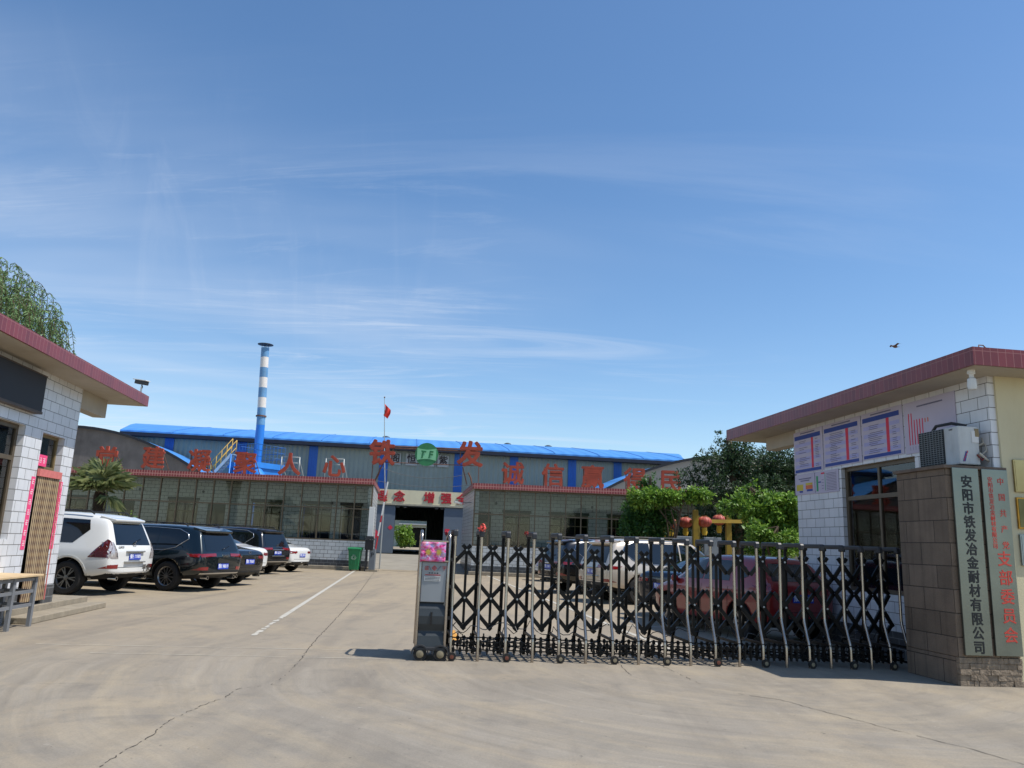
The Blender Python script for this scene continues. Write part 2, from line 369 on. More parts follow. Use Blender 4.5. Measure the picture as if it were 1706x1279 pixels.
# ------------------------------------------------------------------ helpers for buildings
def wallrun(mb, a0, a1, z0, z1, t0, t1, holes=(), axis='y', m=0):
    def put(p, q, zz0, zz1):
        if q-p > .001 and zz1-zz0 > .001:
            mb.box(t0, t1, p, q, zz0, zz1, m) if axis == 'y' else mb.box(p, q, t0, t1, zz0, zz1, m)
    c = a0
    for h0, h1, hz0, hz1 in sorted(holes):
        put(c, h0, z0, z1); put(h0, h1, z0, hz0); put(h0, h1, hz1, z1); c = h1
    put(c, a1, z0, z1)
PANE = glass('window_glass', '#c4c2ca', 1.2)
CURT = mat('pale_curtain', '#a9a4aa', .9, var=.06)
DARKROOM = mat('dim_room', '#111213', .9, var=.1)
def window(parent, M, w, h, mull=(), rail=(), fm=BRONZE, pane=PANE, t=.05, d=.06, curtain=None, back=True):
    "frame in the x-z plane, seen from -y; pane and curtain are its sub-parts"
    f = MB(); f.box(0, t, -d/2, d/2, 0, h).box(w-t, w, -d/2, d/2, 0, h).box(t, w-t, -d/2, d/2, 0, t).box(t, w-t, -d/2, d/2, h-t, h)
    for x in mull: f.box(x-t*.4, x+t*.4, -d/2+.004, d/2-.004, t, h-t)
    for z in rail: f.box(t, w-t, -d/2-.006, d/2-.006, z-t*.5, z+t*.5)
    o = f.build('window', fm, parent, M=M)
    p = MB(); p.box(t*.5, w-t*.5, -.004, .004, t*.5, h-t*.5); p.build('pane', pane, o)
    if curtain:
        c = MB(); n = int(w/.05)
        for a, b in curtain:
            vs = []; xs = [a+(b-a)*k/n for k in range(n+1)]
            for x in xs: vs += [(x, .12+.02*math.sin(x*40), .06), (x, .12+.02*math.sin(x*40+.5), h-.06)]
            c.add(vs, [(2*k, 2*k+1, 2*k+3, 2*k+2) for k in range(n)], 0, True)
        c.build('curtain', CURT, o, fix=False)
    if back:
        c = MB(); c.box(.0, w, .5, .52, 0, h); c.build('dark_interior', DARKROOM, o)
    return o

# ------------------------------------------------------------------ right gatehouse
GX, GY = 6.48, 10.15
RG = empty('gatehouse', (GX, GY, 0), ROT, 'white tiled gatehouse with poster covered wall and cream front, behind the stone sign pillar', 'gatehouse')
mb = MB(); wallrun(mb, .13, 5.44, .4, 4.0, 0, .24, [(1.75, 3.82, .95, 3.08)])
mb.build('tiled_wall', TILE_L, RG)
mb = MB(); mb.box(-.012, .24, .13, 5.44, 0, .4); mb.build('skirting', DARKTILE, RG)
CREAM = mat('cream_render', '#cfc6a4', .85, var=.05, vs=1.5, bump=.1, dirt=('#a8905c', .8, .3))
mb = MB(); mb.box(.1, 4.6, .1, .34, .0, 4.0); mb.box(.241, 4.6, 5.2, 5.44, 0, 4.0); mb.box(4.36, 4.6, .341, 5.19, 0, 4.0); mb.build('rendered_wall', CREAM, RG)
mb = MB(); mb.box(.24, 4.35, .35, 5.19, .02, .06); mb.build('floor_slab', CONC, RG)
mb = MB(); mb.box(-.55, 4.97, -.35, 7.49, 4.0, 4.235); r_ = mb.build('roof', PLASTER, RG)
mb = MB(); mb.box(-.58, -.55, -.38, 7.52, 4.01, 4.25).box(-.549, 4.97, -.38, -.351, 4.01, 4.25).box(-.549, 4.97, 7.49, 7.52, 4.01, 4.25); mb.build('edge_tiles', BRICKRED, r_)
mb = MB(); mb.box(.0, .24, 5.445, 6.75, 3.72, 3.998); mb.build('roof_beam', PLASTER, RG)
Mx = Matrix.Translation((.1, 3.82, .95)) @ Matrix.Rotation(-PI/2, 4, 'Z')
window(RG, Mx, 2.07, 2.13, (1.0,), (1.58,), t=.07, curtain=[(.05, .75), (1.2, 2.0)])
# flat sheet on the eave top: a scrap of wire loop
mb = MB(); mb.tube([(-.45+.0, -.33, 4.25), (-.42, -.3, 4.3), (-.36, -.3, 4.3), (-.34, -.33, 4.25)], .008, 6); mb.build('lifting_loop', RUST, RG)

def gloc(x, y, z): return Vector((GX, GY, 0))+ND*x+UD*y+Vector((0, 0, z))
def at_g(name, x, y, z, label, cat, group=None): return empty(name, gloc(x, y, z), ROT, label, cat, group)
# stone pillar
STONE = tiles('rough_block_stone', '#877665', '#756656', '#3f362e', .58, .29, .006, soot=.3, rough=.9, bump=.6, sootcol='#4a3f35')
_nt = STONE.node_tree; _b = _nt.nodes['Principled BSDF']; _n = nd(_nt, 'ShaderNodeTexNoise'); _n.inputs['Scale'].default_value = 60; _n.inputs['Detail'].default_value = 8
_tc = nd(_nt, 'ShaderNodeTexCoord'); _nt.links.new(_tc.outputs['Object'], _n.inputs['Vector'])
_bp = nd(_nt, 'ShaderNodeBump'); _bp.inputs['Strength'].default_value = .6; _bp.inputs['Distance'].default_value = .02
_nt.links.new(_n.outputs['Fac'], _bp.inputs['Height']); _nt.links.new(_b.inputs['Normal'].links[0].from_socket, _bp.inputs['Normal']); _nt.links.new(_bp.outputs[0], _b.inputs['Normal'])
SP = at_g('sign_pillar', -.78, .05, 0, 'brown stone block pillar carrying two tall steel name boards', 'pillar')
mb = MB(); mb.box(0, .86, 0, 1.03, .34, 2.7); mb.build('block_body', STONE, SP, bevel=.012)
ROCK = mat('split_face_rock', '#8a7b69', .95, var=.25, vs=14, bump=1.0, bs=22, dirt=('#4a4036', 9, .5))
# split-face base course made of uneven blocks
mb = MB(); R = random.Random(4)
for row in range(5):
    x = 0
    while x < .86-.01:
        w = min(R.uniform(.06, .16), .86-x); o_ = R.uniform(.004, .022); z0 = row*.068
        mb.box(x+.002, x+w-.002, -o_, .05, z0+.002, z0+.066); x += w
mb.build('rock_base', ROCK, SP)
mb = MB(); mb.box(0, .86, .052, 1.03, 0, .338); mb.build('block_foot', STONE, SP)
mb = MB(); mb.box(-.03, .87, -.03, 1.06, 2.7, 2.745); mb.build('cap_slab', mat('pillar_cap', '#6a5c50', .85, var=.2, vs=8), SP, bevel=.006)
# name boards
BRUSH = mat('brushed_steel_board', '#7b8079', .3, .85, var=.12, vs=2.0, bump=.05)
INKB = mat('black_sign_ink', '#14181a', .5, var=0); INKR = mat('red_sign_ink', '#c2473a', .5, var=.1, vs=20)
def board(x0, x1, label):
    o = at_g('name_board', -.78+.0, .05, 0, label, 'sign')
    b = MB(); b.box(x0, x1, -.045, -.012, .37, 2.71); b.build('steel_panel', BRUSH, o, bevel=.004)
    return o
B1 = board(.07, .44, 'tall steel board with thirteen black company-name characters on the stone pillar')
for k, c in enumerate('安阳市铁发冶金耐材有限公司'):
    txt(c, .165, INKB, 'character', B1, face(.262, -.047, 2.52-.172*k, '-y'), .002, .006, .98)
B2 = board(.49, .86, 'tall steel board with red committee lettering, right hand board on the stone pillar')
for k, c in enumerate('中国共产党'):
    txt(c, .1, INKR, 'character', B2, face(.75, -.047, 2.55-.205*k, '-y'), .002, .0015)
for k, c in enumerate('支部委员会'):
    txt(c, .2, INKR, 'character', B2, face(.71, -.047, 1.55-.235*k, '-y'), .002, .004)
for k, c in enumerate('安阳市铁发冶金耐材有限公司'):
    txt(c, .072, INKR, 'character', B2, face(.6, -.047, 2.57-.071*k, '-y'), .002, .0015)
# plaques on the cream wall
BRASS = mat('brass_plaque', '#a8966a', .3, .8, var=.12); BRASSD = mat('green_bronze_plaque', '#6f6a45', .35, .7, var=.2); STEELP = mat('steel_plaque', '#8d979a', .3, .8, var=.1)
GOLD = mat('gold_rim', '#b8893a', .35, .8, var=.15, vs=15)
for zz0, zz1, ma, rim, t1, lb in ((2.44, 2.87, BRASS, BRASS, '高新技术', 'pale brass plaque, topmost of three on the cream wall'), (1.96, 2.37, BRASSD, GOLD, '安阳', 'dark bronze plaque with gold rim on the cream wall'), (1.49, 1.89, STEELP, STEELP, '', 'grey steel plaque, lowest of three on the cream wall')):
    o = at_g('wall_plaque', .24, .1, 0, lb, 'plaque')
    b = MB(); b.box(0, .62, -.03, -.004, zz0, zz1); b.build('plate', rim, o, bevel=.004)
    b = MB(); b.box(.02, .6, -.0335, -.0305, zz0+.02, zz1-.02); b.build('plate_face', ma, o)
    if t1: txt(t1, .08, INKB, 'lettering', o, face(.33 if len(t1) > 2 else .22, -.036, (zz0+zz1)/2+.02, '-y'), .001, .001)
    if not t1: txt('安', .08, INKB, 'lettering', o, face(.1, -.036, zz1-.1, '-y'), .001, .001)
# air conditioner outdoor unit on the pillar cap
AC = at_g('air_conditioner', -.43, .2, 2.745, 'white air conditioner outdoor unit standing on the stone pillar', 'air conditioner')
ACW = mat('aged_white_casing', '#c3c6c4', .5, var=.08, vs=5, dirt=('#77756c', 6, .3))
mb = MB(); mb.box(0, .30, 0, .82, .04, .56); mb.build('casing', ACW, AC, bevel=.015)
mb = MB(); mb.box(.02, .06, .05, .13, 0, .045).box(.02, .06, .65, .75, 0, .045).box(.25, .3, .05, .13, 0, .045).box(.25, .3, .65, .75, 0, .045); mb.build('foot', DARK, AC)
mb = MB(); mb.box(-.012, -.001, .28, .8, .07, .55, 1)
for k in range(16): mb.box(-.02, -.013, .29, .79, .085+.029*k, .092+.029*k, 0)
for k in range(9): mb.box(-.026, -.0205, .3+.06*k, .306+.06*k, .075, .545, 0)
mb.build('fan_grille', [mat('grille_wire', '#7b8080', .5), mat('grille_dark', '#2c3132', .8)], AC)
mb = MB(); mb.lathe([(0, -.009), (.19, -.009), (.2, .0)], (-.001-.012, .54, .31), 'x', 20); 
mb = MB(); mb.box(.19, .29, -.008, -.001, .34, .5, 0).box(.24, .3, -.009, -.002, .42, .53, 1); mb.build('rating_label', [WHITEP, mat('tan_sticker', '#8b7b58', .6)], AC)
mb = MB(); mb.prism([(.04, .08), (.075, .08), (.11, .2), (.09, .22)], 'y', -.006, -.001, 0)
for k in range(4): mb.box(.05+.018*k, .062+.018*k, -.009, -.0065, .09+.035*k, .12+.035*k, 1)
mb.build('front_badge', [mat('badge_blue', '#35408a', .5), mat('badge_red', '#c23a4a', .5)], AC)
txt('GREE', .032, mat('grey_ink', '#3a3f45', .6), 'lettering', AC, face(-.003, .14, .52, '-x'), .001)
mb = MB()
mb.tube([(.2, .82, .56), (.2, .7, .66), (.22, .4, .66), (.28, .2, .6)], .022, 8)
mb.tube([(.32, .1, .3), (.42, .08, .35), (.45, .12, .45), (.42, .2, .55), (.45, .5, .6)], .016, 8, 1)
mb.tube([(.28, -.01, .2), (.36, -.03, .12), (.44, .02, .1), (.5, .1, .2), (.5, .3, .42)], .018, 8, 1)
mb.tube([(.25, -.005, .18), (.3, -.03, .1), (.36, -.02, .16)], .01, 6, 2)
mb.tube([(.32, .05, .16), (.4, .0, .24), (.43, .05, .34)], .009, 6, 1)
mb.build('pipework', [DARK, mat('pipe_wrap', '#b9b4a6', .8, var=.15, vs=12), mat('valve_red', '#7a2b22', .6)], AC)
# eave lamp
LP = at_g('eave_lamp', -.42, -.12, 0, 'white glass jar lamp hanging under the gatehouse eave corner', 'lamp')
mb = MB(); mb.lathe([(0, 4.0), (.05, 4.0), (.05, 3.95), (.03, 3.94), (.03, 3.9)], (0, 0, 0), n=12); mb.build('lamp_holder', WHITEP, LP)
mb = MB(); mb.lathe([(.03, 3.9), (.055, 3.88), (.06, 3.78), (.05, 3.74), (0, 3.735)], (0, 0, 0), n=14); mb.build('lamp_shade', mat('frosted_jar', '#d5d8d6', .25, var=.03), LP)

# posters on the tiled wall (x = 0 plane, read from -x); y runs right-to-left on the sheet
PAPER = mat('poster_paper', '#bdb6c8', .6, var=.03); PBLUE = mat('poster_blue', '#2b4593', .6, var=.05); PLIL = mat('poster_lilac', '#a9a8d2', .6, var=.05)
PRED = mat('poster_red', '#d2334c', .6, var=.05); PTXT = mat('poster_grey_text', '#77758c', .7, var=.1); PYEL = mat('poster_yellow', '#c9b63c', .6); PGRN = mat('poster_green', '#2f9a62', .6); PORG = mat('poster_orange', '#cf6a3c', .6)
PM = [PAPER, PBLUE, PLIL, PRED, PTXT, PYEL, PGRN, PORG]
def poster(y0, y1, z0, z1, label, kind):
    "y0 is the sheet's left edge seen from the drive (far end), y1 its right edge"
    o = at_g('wall_poster', 0, y1, z0, label, 'poster', 'posters on the gatehouse wall')
    W, Hh = y0-y1, z1-z0; b = MB(); b.box(-.014, -.004, 0, W, 0, Hh, 0)
    def q(u0, u1, v0, v1, m_, lay=1):  # u from left 0..1, v from bottom 0..1
        b.box(-.014-.0012*lay, -.0142-.0012*(lay-1), W*(1-u1), W*(1-u0), Hh*v0, Hh*v1, m_)
    def line(u0, u1, v, h, seed):
        R = random.Random(seed); u = u0
        while u < u1:
            w = R.uniform(.006, .016)
            q(u, min(u+w*.8, u1), v, v+h, 4, 3); u += w
    if kind == 'table':
        q(.03, .93, .80, .90, 1, 1); q(.03, .93, .02, .09, 1, 1); q(.03, .93, .1, .79, 0, 1)
        for k in range(4): q(.05, .93, .12+.17*k, .2+.17*k, 2, 2)
        q(.62, .69, .095, .80, 3, 2+1)
        for k in range(17):
            v = .12+.039*k; R = random.Random(k*7+int(y0*10)); 
            if R.random() < .75: line(.2+R.uniform(-.04, .02), .2+R.uniform(.15, .36), v, .014, k)
            if R.random() < .6: line(.76, .84+R.uniform(0, .05), v, .014, k+50)
        line(.25, .75, .93, .028, 91)
    elif kind == 'chart':
        line(.28, .78, .87, .028, 5)
        hs = [.62, .62, .48, .48, .48, .48, .08, .08]
        for k, h in enumerate(hs): q(.09+.055*k, .11+.055*k, .16+.0*k if h > .1 else .55, (.16 if h > .1 else .55)+h, 3 if h > .1 else 7, 1)
        for k in range(7): q(.1+.055*k, .105+.055*k, .06, .13, 4, 1)
    elif kind == 'small_a':
        line(.2, .85, .74, .05, 3); line(.3, .75, .64, .05, 4)
        q(.08, .42, .2, .5, 5, 1); q(.22, .4, .1, .19, 1, 1); q(.55, .9, .44, .54, 5, 1); q(.55, .9, .24, .43, 7, 1); q(.6, .9, .13, .23, 1, 1)
    else:
        q(.05, .13, .1, .8, 6, 1); q(.14, .26, .48, .54, 1, 1); q(.27, .42, .86, .93, 3, 1); q(.43, .45, .1, .9, 6, 1)
        for k in range(12): line(.5, .92, .1+.068*k, .02, k+9)
        for k in range(4): line(.29, .38, .2+.13*k, .02, k+30)
    o2 = b.build('printed_sheet', PM, o)
    return o
poster(5.49, 4.39, 3.1, 3.93, 'blue striped table poster with red column, leftmost of three on the gatehouse wall', 'table')
poster(4.36, 3.13, 3.125, 3.93, 'blue striped table poster with red column, middle one of three on the gatehouse wall', 'table')
poster(3.10, 1.97, 3.14, 3.93, 'blue striped table poster beside the bar chart, right one of three', 'table')
poster(1.93, .76, 3.12, 3.92, 'poster with thin red bar chart, partly behind the air conditioner', 'chart')
poster(5.49, 4.74, 2.68, 3.08, 'small white notice with yellow and orange blocks under the table posters', 'small_a')
poster(4.71, 3.90, 2.67, 3.08, 'small white notice with green strip and small text beside the window', 'small_b')

# ------------------------------------------------------------------ left gatehouse
LX, LY = -7.93, 14.11
LG = empty('gatehouse', (LX, LY, 0), ROT, 'white tiled gatehouse with brick red eave and doorway, nearest building on the left', 'gatehouse')
def lloc(x, y, z): return Vector((LX, LY, 0))+ND*x+UD*y+Vector((0, 0, z))
def at_l(name, x, y, z, label, cat, group=None): return empty(name, lloc(x, y, z), ROT, label, cat, group)
mb = MB(); wallrun(mb, -8, .03, .5, 4.0, -.24, 0, [(-4.2, -1.88, 1.27, 3.05), (-1.26, -.42, .5, 3.02)]); mb.box(-5, -.241, -.21, .03, .5, 4.0); mb.box(-5, -.241, -8, -7.76, .5, 4.); mb.box(-5, -4.76, -7.759, -.211, .5, 4.); mb.build('tiled_wall', TILE_L, LG)
mb = MB(); mb.box(-5.01, .012, -8, -1.26, .2, .5).box(-5.01, .012, -.42, .04, .2, .5); mb.build('skirting', DARKTILE, LG)
mb = MB(); mb.box(-4.7, -.25, -7.7, -.25, .22, .25); mb.build('floor_slab', CONC, LG)
mb = MB(); mb.box(-5.6, .58, -8.4, 1.72, 4.0, 4.2); r_ = mb.build('roof', PLASTER, LG)
mb = MB(); mb.box(.58, .61, -8.4, 1.75, 4.005, 4.22).box(-5.6, .579, 1.721, 1.75, 4.005, 4.22).box(-5.6, .579, -8.43, -8.401, 4.005, 4.22); mb.build('edge_tiles', BRICKRED, r_)
mb = MB(); mb.box(-.24, 0, .035, 1.25, 3.65, 3.998); mb.build('roof_beam', PLASTER, LG)
Mx = Matrix.Translation((-.13, -4.2, 1.27)) @ Matrix.Rotation(PI/2, 4, 'Z')
window(LG, Mx, 2.32, 1.78, (1.16,), (1.25,), t=.07, curtain=[(.05, .9), (1.3, 2.0)])
Mx = Matrix.Translation((-.13, -1.26, 2.44)) @ Matrix.Rotation(PI/2, 4, 'Z')
window(LG, Mx, .84, .58, (), (), fm=mat('brass_window_frame', '#8d7a52', .4, .5), t=.05)
mb = MB(); mb.box(-.2, -.16, -1.26, -.42, .25, 2.44); mb.build('door', mat('dark_door', '#3b2d25', .6), LG)
# curtain in the doorway: woven strips
def weave():
    M = bpy.data.materials.new('woven_strip_curtain'); M.use_nodes = True; nt = M.node_tree; b = nt.nodes['Principled BSDF']; L = nt.links.new
    uv = nd(nt, 'ShaderNodeUVMap'); uv.uv_map = 'UVMap'
    w = nd(nt, 'ShaderNodeTexWave', wave_type='BANDS', bands_direction='X'); w.inputs['Scale'].default_value = 4.6; w.inputs['Distortion'].default_value = 0
    w2 = nd(nt, 'ShaderNodeTexWave', wave_type='BANDS', bands_direction='Y'); w2.inputs['Scale'].default_value = 2.6; w2.inputs['Distortion'].default_value = .6
    L(uv.outputs[0], w.inputs['Vector']); L(uv.outputs[0], w2.inputs['Vector'])
    m1 = nd(nt, 'ShaderNodeMix', data_type='RGBA'); L(w2.outputs['Fac'], m1.inputs[0]); m1.inputs[6].default_value = lin('#4b3228'); m1.inputs[7].default_value = lin('#7d6344')
    m2 = nd(nt, 'ShaderNodeMix', data_type='RGBA'); L(w.outputs['Fac'], m2.inputs[0]); L(m1.outputs[2], m2.inputs[6]); m2.inputs[7].default_value = lin('#ab9877')
    r = nd(nt, 'ShaderNodeMapRange'); r.inputs['From Min'].default_value = .6; r.inputs['From Max'].default_value = .8; L(w.outputs['Fac'], r.inputs['Value']); L(r.outputs[0], m2.inputs[0])
    L(m2.outputs[2], b.inputs['Base Color']); b.inputs['Roughness'].default_value = .8
    return M
DC = at_l('door_curtain', .03, -.85, 0, 'brown striped woven strip curtain hanging in the gatehouse doorway', 'curtain')
mb = MB(); n = 44; vs = []
for j in range(12):
    for k in range(n+1):
        y = -.41+.82*k/n; z = .27+(2.38-.27)*j/11
        vs.append((.0025*math.sin(k*1.35)+.015*math.sin(j*.6+k*.05)*(1-j/11), y+.05*(1-j/11), z))
mb.add(vs, [(j*(n+1)+k, j*(n+1)+k+1, (j+1)*(n+1)+k+1, (j+1)*(n+1)+k) for j in range(11) for k in range(n)], 0, True)
mb.build('woven_strips', weave(), DC, fix=False)
SAL = mat('salmon_tape', '#c8706a', .7, var=.1, vs=15)
mb = MB(); mb.box(-.02, .025, -.42, .42, 2.3, 2.42); mb.build('header_band', SAL, DC)
mb = MB()
for j in range(11):
    z = .27+(2.3-.27)*j/11; mb.bar((.025, .41+.05*(1-j/11), z), (.025, .41+.05*(1-(j+1)/11), z+.185), .012, .02)
mb.build('side_binding', SAL, DC)
# pink door papers
GLY = mat('white_brush_mark', '#f2d9de', .7, var=.05)
def marks(b, cy, cz, s, seed, m_=1, x=.006):
    R = random.Random(seed)
    for k in range(3): z = cz-s*.36+s*.36*k; w = s*R.uniform(.25, .42); b.box(x-.002, x, cy-w, cy+w, z-s*.045, z+s*.045, m_)
    y = cy+R.uniform(-.2, .2)*s; b.box(x-.001, x+.0012, y-s*.045, y+s*.045, cz-s*.4, cz+s*.42, m_)
    y = cy+R.choice((-.3, .3))*s; b.box(x-.001, x+.001, y-s*.04, y+s*.04, cz-s*.35, cz+s*.1, m_)
for y, z0, z1, lb in ((-1.35, 1.11, 2.28, 'pink door couplet strip on the window side of the doorway'), (-.3, 1.11, 2.27, 'pink door couplet strip beside the gatehouse corner')):
    o = at_l('door_couplet', .002, y, z0, lb, 'paper strip', 'pink papers round the doorway'); b = MB(); b.box(.0, .004, -.065, .065, 0, z1-z0, 0)
    for k in range(7): marks(b, 0, .1+.165*k, .1, k+int(y*10))
    b.build('paper', [PINK, GLY], o)
o = at_l('door_banner', -.07, -1.02, 2.48, 'pink paper banner across the glass above the door curtain', 'paper strip', 'pink papers round the doorway'); b = MB(); b.box(.0, .004, -.26, .2, 0, .19, 0)
for k in range(3): marks(b, -.16+.13*k, .095, .1, k+70)
b.build('paper', [PINK, GLY], o)
# led board
LB = at_l('display_board', .02, -1.7, 3.27, 'black display board high on the tiled wall', 'sign')
mb = MB(); mb.box(.0, .1, -3.4, 0, .03, .6); mb.build('screen', mat('dark_screen', '#171113', .55, var=.05), LB, bevel=.004)
mb = MB(); mb.box(-.01, .11, -3.41, .01, -.01, .029).box(-.01, .105, -3.41, .01, .601, .62); mb.build('frame', mat('board_frame', '#5a4c42', .5, .5), LB)
# camera on the eave
CC = empty('security_camera', lloc(.5, 1.55, 4.22), ROT, 'white and black security camera on the left gatehouse eave corner', 'camera')
mb = MB(); mb.lathe([(.045, 0), (.045, .02), (.02, .025), (.018, .16)], (0, 0, 0), n=10); mb.build('stand', WHITEP, CC)
mb = MB(); mb.tube([(0, 0, .1), (.015, 0, .16), (0, 0, .2)], .014, 8); mb.build('ball_joint', DARK, CC)
mb = MB(); mb.bar((-.13, .05, .27), (.13, -.1, .22), .1, .08); mb.build('camera_body', DARK, CC, bevel=.01)
mb = MB(); mb.bar((-.17, .07, .325), (.15, -.11, .268), .12, .018); mb.build('sun_hood', WHITEP, CC, bevel=.004)
# plinth and step
PLT = empty('door_platform', lloc(0, 0, 0), ROT, 'concrete platform step under the gatehouse doorway', 'step')
mb = MB(); mb.box(-4.9, .07, -7.9, 1.5, 0, .2); mb.build('slab', CONC, PLT, bevel=.012)
STP = empty('door_step', lloc(.25, 0, 0), ROT, 'lower concrete step on the ground beside the platform', 'step')
mb = MB(); mb.box(-.175, .2, -1.7, 1.42, 0, .1); mb.build('slab', CONC, STP, bevel=.012)
# steel desk with wooden top
DK = empty('desk', lloc(.3, -2.3, 0), ROT, 'wooden topped desk with grey steel legs beside the gatehouse wall', 'desk')
GLEG = mat('grey_steel_leg', '#7f8286', .5, .3, var=.1)
for x in (-.2, .22):
    for y in (-1.3, -.3, .38): 
        mb = MB(); mb.box(x-.025, x+.025, y-.035, y+.035, 0, .74); mb.build('leg', GLEG, DK)
for zz in (.3, .5, .68):
    mb = MB(); mb.box(.2, .235, -1.26, .34, zz, zz+.045).box(-.21, -.18, -1.26, .34, zz, zz+.04).box(-.17, .19, .36, .385, zz, zz+.045); mb.build('rail', GLEG, DK)
mb = MB(); mb.box(-.3, .3, -1.6, .46, .742, .77); mb.build('desk_top', mat('plywood_top', '#c8ae86', .6, var=.12, vs=6), DK, bevel=.004)
# ------------------------------------------------------------------ annexes with glazed fronts
SUNG = glass('sunroom_glass', '#eef1ee', .55, .03)
FASC = tiles('annexe_edge_tile', '#8e3638', '#7a2c30', '#b98078', .13, .6, .02, off=0, rough=.4, soot=.08, sootcol='#4a2426')
AWH = mat('annexe_ceiling', '#b9b8b2', .9, var=.05)
SLOPE = UD.x/UD.y
def annexe(x0, x1, label, step, doors, wins, end):
    "glazed lean-to at Y 38 with a tiled wall 1.6 m behind it"
    A = empty('annexe', ((x0+x1)/2, 38, 0), 0, label, 'building')
    c = (x0+x1)/2; a, b = x0-c, x1-c; D = 7.0
    sk = lambda x, y: x+SLOPE*y
    # inner tiled wall with openings
    mb = MB(); holes = [(p-c, q-c, z0, z1) for p, q, z0, z1, t in wins]+[(p-c, q-c, .2, z1) for p, q, z1 in doors]
    wallrun(mb, a+.3, b-.3, .2, 4.05, 1.6, 1.8, holes, axis='x'); mb.build('inner_wall', TILE_A, A)
    ea = b if end == 'right' else a
    s_ = -1 if end == 'right' else 1
    # end wall runs back along the drive
    mb = MB(); mb.prism([(ea, .12), (ea, .12+.001), (sk(ea, D), D), (sk(ea, D)+s_*.24, D), (ea+s_*.24, .12)], 'z', .45, 4.05)
    mb.build('end_wall', TILE_A, A)
    mb = MB(); mb.prism([(ea-s_*.01, .10), (sk(ea, D)-s_*.01, D), (sk(ea, D)+s_*.3, D), (ea+s_*.3, .10)], 'z', 0, .45); mb.build('end_plinth', DARKTILE, A)
    # front dwarf wall
    mb = MB(); mb.box(a, b, 0, .12, .45, 1.36); mb.build('dwarf_wall', TILE_A, A)
    mb = MB(); mb.box(a, b, -.008, .12, .17, .45); mb.build('skirting', DARKTILE, A)
    mb = MB(); mb.box(a-.1, b+.1, -.25, 1.6, .0, .17); mb.build('base_kerb', CONC, A, bevel=.02)
    # glazing frame
    f = MB(); n = int((x1-x0)/step); f.box(a, b, .0, .09, 1.362, 1.42); f.box(a, b, .0, .09, 4.0, 4.06); f.box(a, b, .01, .08, 2.86, 2.92)
    for k in range(n+1):
        x = (b-k*step) if end == 'right' else (a+k*step)
        if a <= x <= b: f.box(x-.028 if 0 < k else x-.06*(end == 'right'), x+.028 if 0 < k else x+.06*(end != 'right'), -.008, .088, 1.425, 3.999)
    o = f.build('glazing_frame', BRONZE, A)
    p = MB(); p.box(a+.02, b-.02, .04, .046, 1.4, 4.02); p.build('glazing', SUNG, o)
    # roof
    mb = MB(); mb.prism([(a-.04*(end != 'right'), -.25), (b+.04*(end == 'right'), -.25), (sk(b, D)+.04*(end == 'right'), D), (sk(a, D)-.04*(end != 'right'), D)], 'z', 4.08, 4.30)
    r = mb.build('roof', AWH, A)
    mb = MB(); mb.box(a-.05, b+.05, -.285, -.251, 4.07, 4.34)
    e0 = ea-s_*.045
    mb.prism([(e0, -.25), (sk(e0, D), D), (sk(e0, D)-s_*.03, D), (e0-s_*.03, -.25)], 'z', 4.075, 4.335)
    mb.build('edge_tiles', FASC, r)
    # windows and doors of the inner wall
    for k, (p0, q0, z0, z1, t) in enumerate(wins):
        w = q0-p0; M_ = Matrix.Translation((p0-c, 1.62, z0))
        window(A, M_, w, z1-z0, (w/3, 2*w/3) if w > 1.4 else (w/2,), ((z1-z0)*.72,), t=.05, curtain=[(w*.36, w*.64)] if t else None)
        l = MB(); l.box(p0-c-.05, q0-c+.05, 1.575, 1.6, z1, z1+.14); l.build('lintel', mat('dark_lintel', '#3f4442', .8), A)
    for p0, q0, z1 in doors:
        d = MB(); d.box(p0-c, q0-c, 1.66, 1.7, .2, z1, 0).box(p0-c+.06, (p0+q0)/2-c-.04, 1.64, 1.659, 1.1, z1-.5, 1).box((p0+q0)/2-c+.04, q0-c-.06, 1.64, 1.659, 1.1, z1-.5, 1).box(p0-c, q0-c, 1.63, 1.659, z1-.42, z1-.36, 0)
        d.build('door', [mat('dull_green_door', '#2d3b36', .6, var=.1), mat('door_glass', '#1b2626', .1, var=0)], A)
    # fittings on the inner wall: small vents and lamps
    R = random.Random(int(x0))
    for k in range(int((x1-x0)/4)):
        v = MB(); x = a+1.5+4*k+R.uniform(-.6, .6); v.lathe([(0, -.02), (.07, -.02), (.07, 0)], (x, 1.6, 3.5), 'y', 10); v.build('wall_vent', BLACK, A)
    # wall notices seen through the glass
    for k in range(int((x1-x0)/3.2)):
        x = a+.8+3.2*k+R.uniform(-.3, .3)
        if any(p0-c-.5 < x < q0-c+.3 for p0, q0, *_ in [(h[0]+c, h[1]+c) for h in holes]): continue
        v = MB(); v.box(x, x+.5, 1.585, 1.599, 1.7, 2.7, 0); v.bar((x+.1, 1.58, 1.9), (x+.4, 1.58, 2.05), .004, .05, 1).bar((x+.12, 1.58, 2.4), (x+.2, 1.58, 2.0), .004, .03, 1)
        v.build('wall_notice', [mat('pale_blue_notice', '#9db0b8', .6, var=.06), mat('notice_ink', '#35505c', .6)], A)
    for k in range(int((x1-x0)/2.6)):  # roof brackets holding the gutter
        v = MB(); x = a+1+2.6*k; v.bar((x, 1.55, 3.4), (x, .9, 4.05), .03, .03); v.build('ceiling_strut', AWH, A)
    return A
X_ = lambda px: (px-853)*39.6/1290*.985
